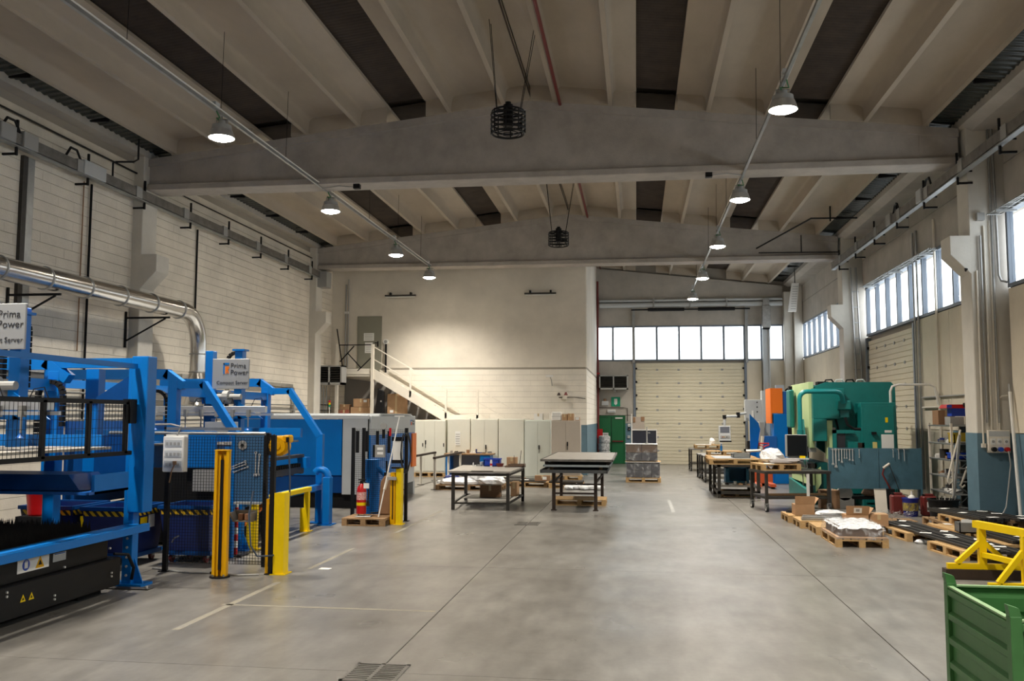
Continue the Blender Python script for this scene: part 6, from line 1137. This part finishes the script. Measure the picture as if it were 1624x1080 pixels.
t = thing('pillar_conduits','grey conduits and a junction box on the near right pillar','conduit',(6.9,18.88,4.5))
for x,z0,z1 in ((6.78,2.0,5.7),(7.0,1.0,8.0)): cyl(t,'pipe',ZINC,(x,18.87,max(z0,2.0)),(x,18.87,z1),.022,8)
tube(t,'bent_pipe',ZINC,[(7.06,18.85,7.9),(7.08,18.84,6.2),(7.09,18.84,4.9),(7.12,18.8,4.78),(7.19,18.7,4.74)],.025); bx(t,'junction_box',GREYP,6.72,6.86,18.8,18.9,6.0,6.15); tube(t,'clip',BLACK,[(6.5,18.9,5.0),(6.48,18.86,5.04),(6.5,18.82,5.02)],.02)
# cable tray crossing the windows, wall pipes
for k,(y0,y1) in enumerate(((12.0,18.7),(22.5,29.0))):
    t = thing('cable_tray',['wire cable tray along the nearest right window','wire cable tray along the window over the cream side door'][k],'cable tray',(7.05,y0,6.1))
    for dx in (-.12,.0,.12): cyl(t,'tray_wire',ZINC,(6.98+dx,y0,6.08),(6.98+dx,y1,6.08),.012,6)
    y = y0
    while y < y1: cyl(t,'cross_wire',ZINC,(6.84,y,6.07),(7.12,y,6.07),.008,5); y += .35
    for j in range(4): tube(t,'cable',LGREY,[(6.92+.05*j,y0,6.11)]+[(6.92+.05*j+.02*math.sin(q+j),y0+(y1-y0)*q/10,6.11+.02*math.cos(q*2+j)) for q in range(1,10)]+[(6.92+.05*j,y1,6.11)],.014,5)
    for y in (y0+.5,(y0+y1)/2,y1-.5): bx(t,'bracket',ZINC,6.84,7.22,y-.03,y+.03,6.03,6.07)
t = thing('ladder_conduits','pair of vertical conduits with rungs beside the far right pillar','conduit',(7.0,30.0,0))
for x in (6.95,7.12): cyl(t,'pipe',ZINC,(x,30.12,3.2),(x-.1,30.12,6.9),.03,8)
for k in range(6): bx(t,'rung',ZINC,6.88,7.1,30.1,30.14,3.6+.5*k,3.63+.5*k)
t = thing('door_conduits','vertical conduits beside the cream side door','conduit',(7.15,24.5,0))
for y in (24.6,24.3,22.9): cyl(t,'pipe',BEIGE if y < 24 else ZINC,(7.17,y,.3),(7.17,y,6.9),.03,8)
cyl(t,'pipe',BEIGE,(7.17,19.8,2.35),(7.17,24.2,2.35),.025,8); cyl(t,'pipe',GREYP,(7.17,19.8,2.6),(7.17,24.2,2.6),.02,8)
t = thing('steel_column','pale blue-grey steel column in the end wall corner','column',(5.68,41.0,0)); B().box(5.53,5.83,40.98,41.02,0,6.3).box(5.53,5.57,40.9,41.1,0,6.3).box(5.79,5.83,40.9,41.1,0,6.3).obj('profile', LGREY, t); bx(t,'duct_box',GALV,5.5,5.86,40.7,40.96,6.0,7.0,.02); bx(t,'duct_elbow',GALV,5.55,5.82,40.75,41.0,7.0,7.3); bx(t,'grille',BLACKM,5.53,5.83,40.72,40.95,5.95,6.0)
t = thing('ceiling_speaker','pale slatted heater panel hung at the far right corner','heater',(6.4,38.5,6.6)); B().prism([(6.1,6.35),(6.42,6.35),(6.55,7.5),(6.28,7.5)],'y',37.6,37.75).obj('panel', WHITE, t); 
for k in range(10): bx(t,'slot',GREYP,6.2+.012*k,6.4+.012*k,37.595,37.6,6.45+.1*k,6.47+.1*k)
bar(t,'hanger',BLACK,(6.4,37.68,7.5),(6.4,37.68,8.1),.03)
t = thing('air_pipe','pair of grey pipes running across the end wall above the windows','pipe',(2.3,41.0,7.1)); cyl(t,'upper_pipe',LGREY,(-1.62,40.95,7.3),(6.4,40.95,7.3),.06,10); cyl(t,'lower_pipe',LGREY,(-1.62,40.95,7.1),(6.4,40.95,7.1),.11,12)
for x in (.8,2.4,4.0): bx(t,'clamp',GREYP,x-.03,x+.03,40.83,41.12,6.97,7.37)
# ---- busbar trunking on both sides
def busbar(x, s, y0, y1, lab, boxes):
    t = thing('busbar_trunking', lab, 'trunking', (x,(y0+y1)/2,7)); bx(t,'duct',STEEL,x-.05,x+.05,y0,y1,6.95,7.15); bx(t,'edge_lip',ZINC,x-.06,x+.06,y0,y1,6.90,6.925)
    y = y0+.8
    while y < y1:
        bx(t,'joint_cover',GREYP,x-.065,x+.065,y-.12,y+.12,6.93,7.18); B().box(x-.02,x+.02,y+.3,y+.34,6.75,7.4).obj('hanger', BLACK, t)
        bar(t,'wall_arm',BLACK,(x,y+.32,6.78),(x+s*.28,y+.32,6.78),.04); bar(t,'wall_arm',BLACK,(x,y+.32,7.02),(x+s*.28,y+.32,7.02),.03); y += 2.15
    for yb,l,m in boxes:
        o_ = bx(t,'tap_off_box',m,x-.09-(.0 if s > 0 else 0),x+.09,yb-l/2,yb+l/2,6.93,7.22,.01); bx(o_,'box_label',PAPER,x-.092*s*-1-.002,x-.092*s*-1+.002,yb+l/2-.12,yb+l/2-.05,7.02,7.12); tube(o_,'loop_cable',BLACK,[(x,yb-l/2,7.18),(x,yb-l/2-.15,7.36),(x,yb-l/2-.35,7.36),(x,yb-l/2-.5,7.15)],.025)
    return t
t = busbar(-11.0,-1,YB+1,30.3,'grey busbar trunking along the top of the left block wall',[(14.3,.4,GREYP),(14.9,.4,GREYP),(16.9,.75,LGREY)]); bx(t,'feeder_box',GREYP,-11.1,-10.7,30.3,30.8,6.6,7.15)
tube(t,'feed_pipe',BLACK,[(-10.98,17.6,7.1),(-10.98,17.6,7.45),(-10.98,17.7,7.5),(-10.6,17.75,7.5),(-10.5,17.75,7.55),(-10.5,17.75,8.0)],.02)
busbar(6.42,1,YB+1,30.6,'grey busbar trunking along the right-hand pillars',[(21.2,.35,LGREY),(23.7,.4,GREYP)])
t = thing('wall_trunking','vertical cable trunking on the left block wall','trunking',(-11.24,15.6,0)); bx(t,'perforated_tray',DKSTEEL,-11.27,-11.2,15.1,15.22,1.5,6.9); bx(t,'cover',ZINC,-11.27,-11.2,15.23,15.42,1.5,6.9)
t = thing('downpipe','thin dark vertical pipe on the left block wall','pipe',(-11.22,17.3,0)); cyl(t,'pipe',BLACKM,(-11.22,17.25,1.0),(-11.22,17.25,6.9),.025,8); cyl(t,'wire',CARDD,(-11.23,17.0,3.4),(-11.23,17.0,6.9),.012,6)
t = thing('wall_cable','thin black cable strung below the left eave','cable',(-11.2,16,7.6)); tube(t,'cable',BLACK,[(-11.2,12.0,7.62),(-11.2,18.9,7.58)],.02); tube(t,'sag',BLACK,[(-11.2,19.6,7.58),(-11.2,30.2,7.6)],.015); cyl(t,'joint_pipe',BLACKM,(-11.23,21.9,3.0),(-11.23,21.9,6.9),.025,8)
t = thing('corner_pipe','thin twin pipes in the corner by the upstairs door','pipe',(-10.9,32.5,0)); cyl(t,'pipe',GREYP,(-10.72,32.55,3.8),(-10.72,32.55,7.0),.03,8); cyl(t,'pipe',GREYP,(-10.62,32.55,3.8),(-10.62,32.55,7.2),.02,8); bx(t,'clamp',WHITE,-10.76,-10.6,32.5,32.56,5.9,5.98)
# ---- bright extraction duct
t = thing('extraction_duct','shiny round metal extraction duct along the left wall','duct',(-10.3,16.5,4.5)); zc, xr, rr = 4.5, -10.3, .195
cyl(t,'straight_run',DUCT,(xr,4,zc),(xr,19.55,zc),rr,28); tube(t,'elbow',DUCT,[(xr,19.5,zc)]+[(xr,19.55+.75*math.sin(R(a)),zc-.75+.75*math.cos(R(a))) for a in (10,25,40,55,70,85)]+[(xr,20.3,3.6)],.19,24); cyl(t,'drop',DUCT,(xr,20.3,3.68),(xr,20.3,3.1),rr-.01,24); cyl(t,'cone',DUCT,(xr,20.3,3.1),(xr,20.3,2.35),rr,24,.42)
y = 12.2
while y < 19.6: B().lathe([(rr+.001,-.02),(rr+.018,-.012),(rr+.018,.012),(rr+.001,.02)],(0,0,0),28).rot(R(90),axis='X').mv((xr,y,zc)).obj('joint_band', ZINC, t, smooth=True); y += 1.18
for z in (3.55,3.12): B().lathe([(rr,-.015),(rr+.014,0),(rr,.015)],(xr,20.3,z),24).obj('joint_band', ZINC, t, smooth=True)
for y in (14.9,18.75): bar(t,'wall_bracket',BLACK,(-11.24,y,zc-.24),(xr+.1,y,zc-.24),.04); bar(t,'bracket_strut',BLACK,(-11.22,y,zc-.75),(xr,y,zc-.26),.03); bx(t,'bracket_plate',BLACK,-11.26,-11.22,y-.02,y+.02,zc-.9,zc-.1)
# ---- cable tray above the machine against left wall
t = thing('cable_ladder','grey cable tray bending down the left wall above the machines','cable tray',(-11.1,24,2.9)); bx(t,'tray',GALV,-11.19,-11.05,13.0,18.88,2.9,3.0); bx(t,'tray',GALV,-11.19,-11.05,21.0,28.3,3.02,3.12); tube(t,'bend',GALV,[(-11.18,28.3,3.07),(-11.18,28.6,3.0),(-11.18,28.7,2.7),(-11.18,28.7,1.5)],.06,6)
for z in (2.4,2.55,2.2,2.0): cyl(t,'conduit',ZINC,(-11.165,12.0,z),(-11.165,18.85,z),.025,6); cyl(t,'conduit',ZINC,(-11.165,19.6,z-.1),(-11.165,29.9,z-.1),.02,6)
t = thing('wall_pipes','thin brown pipes with drops on the left wall by the heater','pipe',(-11.2,31.8,1.5))
for y in (31.4,31.7,32.0): cyl(t,'drop',ZINC,(-11.22,y,0),(-11.22,y,3.2),.02,6)
for z in (2.3,2.5): cyl(t,'run',BROWNST,(-11.22,30.9,z),(-11.22,32.5,z),.02,6)
bx(t,'green_label',SIGNGREEN,-11.24,-11.2,31.2,31.26,2.4,2.6)
t = thing('signal_tower','red, amber and green signal lamp on a pale post by the stair','signal lamp',(-10.85,31.2,0)); cyl(t,'post',WHITE,(-10.82,31.2,0),(-10.82,31.2,2.4),.02,8)
for k,m in enumerate((SIGNGREEN,YEL,RED)): cyl(t,'lamp',m,(-10.82,31.2,2.42+.08*k),(-10.82,31.2,2.49+.08*k),.04,10)
# ---- caged ceiling fans
def fan(x,y,z,lab,r=.29):
    t = thing('caged_fan', lab, 'fan', (x,y,z), group='black caged ceiling fans'); seg = 24
    for k,dz in enumerate((-.22,-.14,-.06,.02,.1,.16)):
        rr_ = r if abs(dz+.03) < .17 else r*.94
        tube(t,'cage_ring',BLACK,[(x+rr_*math.cos(2*math.pi*i/seg),y+rr_*math.sin(2*math.pi*i/seg),z+dz) for i in range(seg+1)],.017,5)
    for i in range(8): a = 2*math.pi*i/8; tube(t,'cage_bar',BLACK,[(x+r*math.cos(a),y+r*math.sin(a),z-.22),(x+r*math.cos(a),y+r*math.sin(a),z+.16),(x,y,z+.18)],.013,5)
    for q in (.33,.66): tube(t,'grille_ring',BLACK,[(x+r*q*math.cos(2*math.pi*i/16),y+r*q*math.sin(2*math.pi*i/16),z-.23) for i in range(17)],.008,5)
    for i in range(3):
        a = 2*math.pi*i/3; B().add([(x,y-.02,z-.07),(x+r*.85*math.cos(a)-.06*math.sin(a),y+r*.85*math.sin(a)+.06*math.cos(a),z-.1),(x+r*.85*math.cos(a)+.06*math.sin(a),y+r*.85*math.sin(a)-.06*math.cos(a),z-.04),(x,y+.02,z-.06)],[(0,1,2,3)]).obj('blade', BLACKM, t)
    cyl(t,'motor',BLACK,(x,y,z-.1),(x,y,z+.28),.085,14); cyl(t,'motor_cap',BLACK,(x,y,z+.28),(x,y,z+.33),.05,12)
    for sx in (-1,1): tube(t,'cable',BLACKM,[(x+sx*.2,y,z+.17),(x+sx*.42,y+.5,ztop(x+sx*.42)+.28)],.006,4); tube(t,'cable',BLACKM,[(x+sx*.2,y+.1,z+.17),(x+sx*.42,y+.7,ztop(x+sx*.42)+.28)],.006,4)
fan(-2.13,15.0,7.13,'black caged fan hanging before the nearest roof beam'); fan(-2.2,26.0,7.27,'black caged fan hanging before the far roof beam')
# ---- floor drains
for k,y in enumerate((7.43,17.95)):
    t = thing('floor_drain',['slotted steel floor drain in the foreground','small slotted floor drain before the tray stand'][k],'drain',(-2.14,y,.002)); x0,x1,y0,y1 = -2.37,-1.91,y-.26,y+.26
    B().box(x0,x1,y0,y0+.03,.001,.008).box(x0,x1,y1-.03,y1,.001,.008).box(x0,x0+.03,y0,y1,.001,.008).box(x1-.03,x1,y0,y1,.001,.008).box(-2.155,-2.125,y0,y1,.001,.008).obj('frame', STEEL, t); bx(t,'dark_pit',BLACK,x0+.02,x1-.02,y0+.02,y1-.02,.0008,.002)
    for i in range(9):
        yy = y0+.04+i*.05
        for a0,a1 in ((x0+.03,-2.155),(-2.125,x1-.03)): bx(t,'grate_bar',STEEL,a0,a1,yy,yy+.028,.001,.007)
# ---- tower of pipes at the upper right wall
t = thing('pipe_frame','black tubular frame fixed under the right-hand eave','pipe frame',(5.6,29,7.9)); tube(t,'arm',BLACK,[(3.9,29.9,7.55),(5.2,27.6,8.0),(6.6,27.6,7.98)],.025); tube(t,'arm',BLACK,[(5.75,27.6,8.35),(5.75,27.6,7.9)],.025); tube(t,'arm',BLACK,[(4.0,30.15,7.45),(6.5,30.15,7.42)],.02); tube(t,'arm',BLACK,[(5.35,30.15,8.0),(5.35,30.15,7.45)],.02)

# ---- small finishing details
t = thing('anchor_plate','dark floor plate with bolts at the foot of the tall blue post','floor plate',(-6.1,10.75,0)); bx(t,'plate',DKSTEEL,-6.55,-5.85,10.45,10.58,.0,.012)
for x in (-6.5,-5.9): cyl(t,'bolt',CHROME,(x,10.51,.012),(x,10.51,.04),.016,8)
t = thing('floor_cable','thin grey cable lying on the floor along the near fence','cable',(-5.9,11.6,0)); tube(t,'cable',GREYP,[(-6.6,11.9,.012),(-6.2,11.72,.012),(-5.9,11.62,.012),(-5.6,11.66,.012),(-5.2,11.55,.012),(-4.95,11.62,.012)],.012,6); bx(t,'plug',BLACK,-5.64,-5.56,11.63,11.69,0,.03)
o = B().add([(-4.35,12.2,.002),(-4.2,12.2,.002),(-4.18,12.3,.004),(-4.33,12.29,.012),(-4.35,12.2,.004),(-4.2,12.2,.004),(-4.18,12.3,.006),(-4.33,12.29,.014)],[(0,1,2,3),(7,6,5,4),(0,4,5,1),(1,5,6,2),(2,6,7,3),(3,7,4,0)]).obj('paper_scrap', PAPER); tag(o,'small white paper scrap on the floor right of the yellow post','paper')
for k,(x,dx) in enumerate(((-6.1,-.85),(1.55,.7))):
    t = thing('beam_socket',['black socket with a lead under the nearest beam at the left','black socket with a lead under the nearest beam at the right'][k],'socket',(x,19.05,7.18)); bx(t,'socket',BLACK,x-.07,x+.07,19.08,19.2,7.12,7.219); tube(t,'lead',GREYP,[(x,19.15,7.16),(x+dx*.5,19.15,7.2),(x+dx,19.3,7.19)],.012)
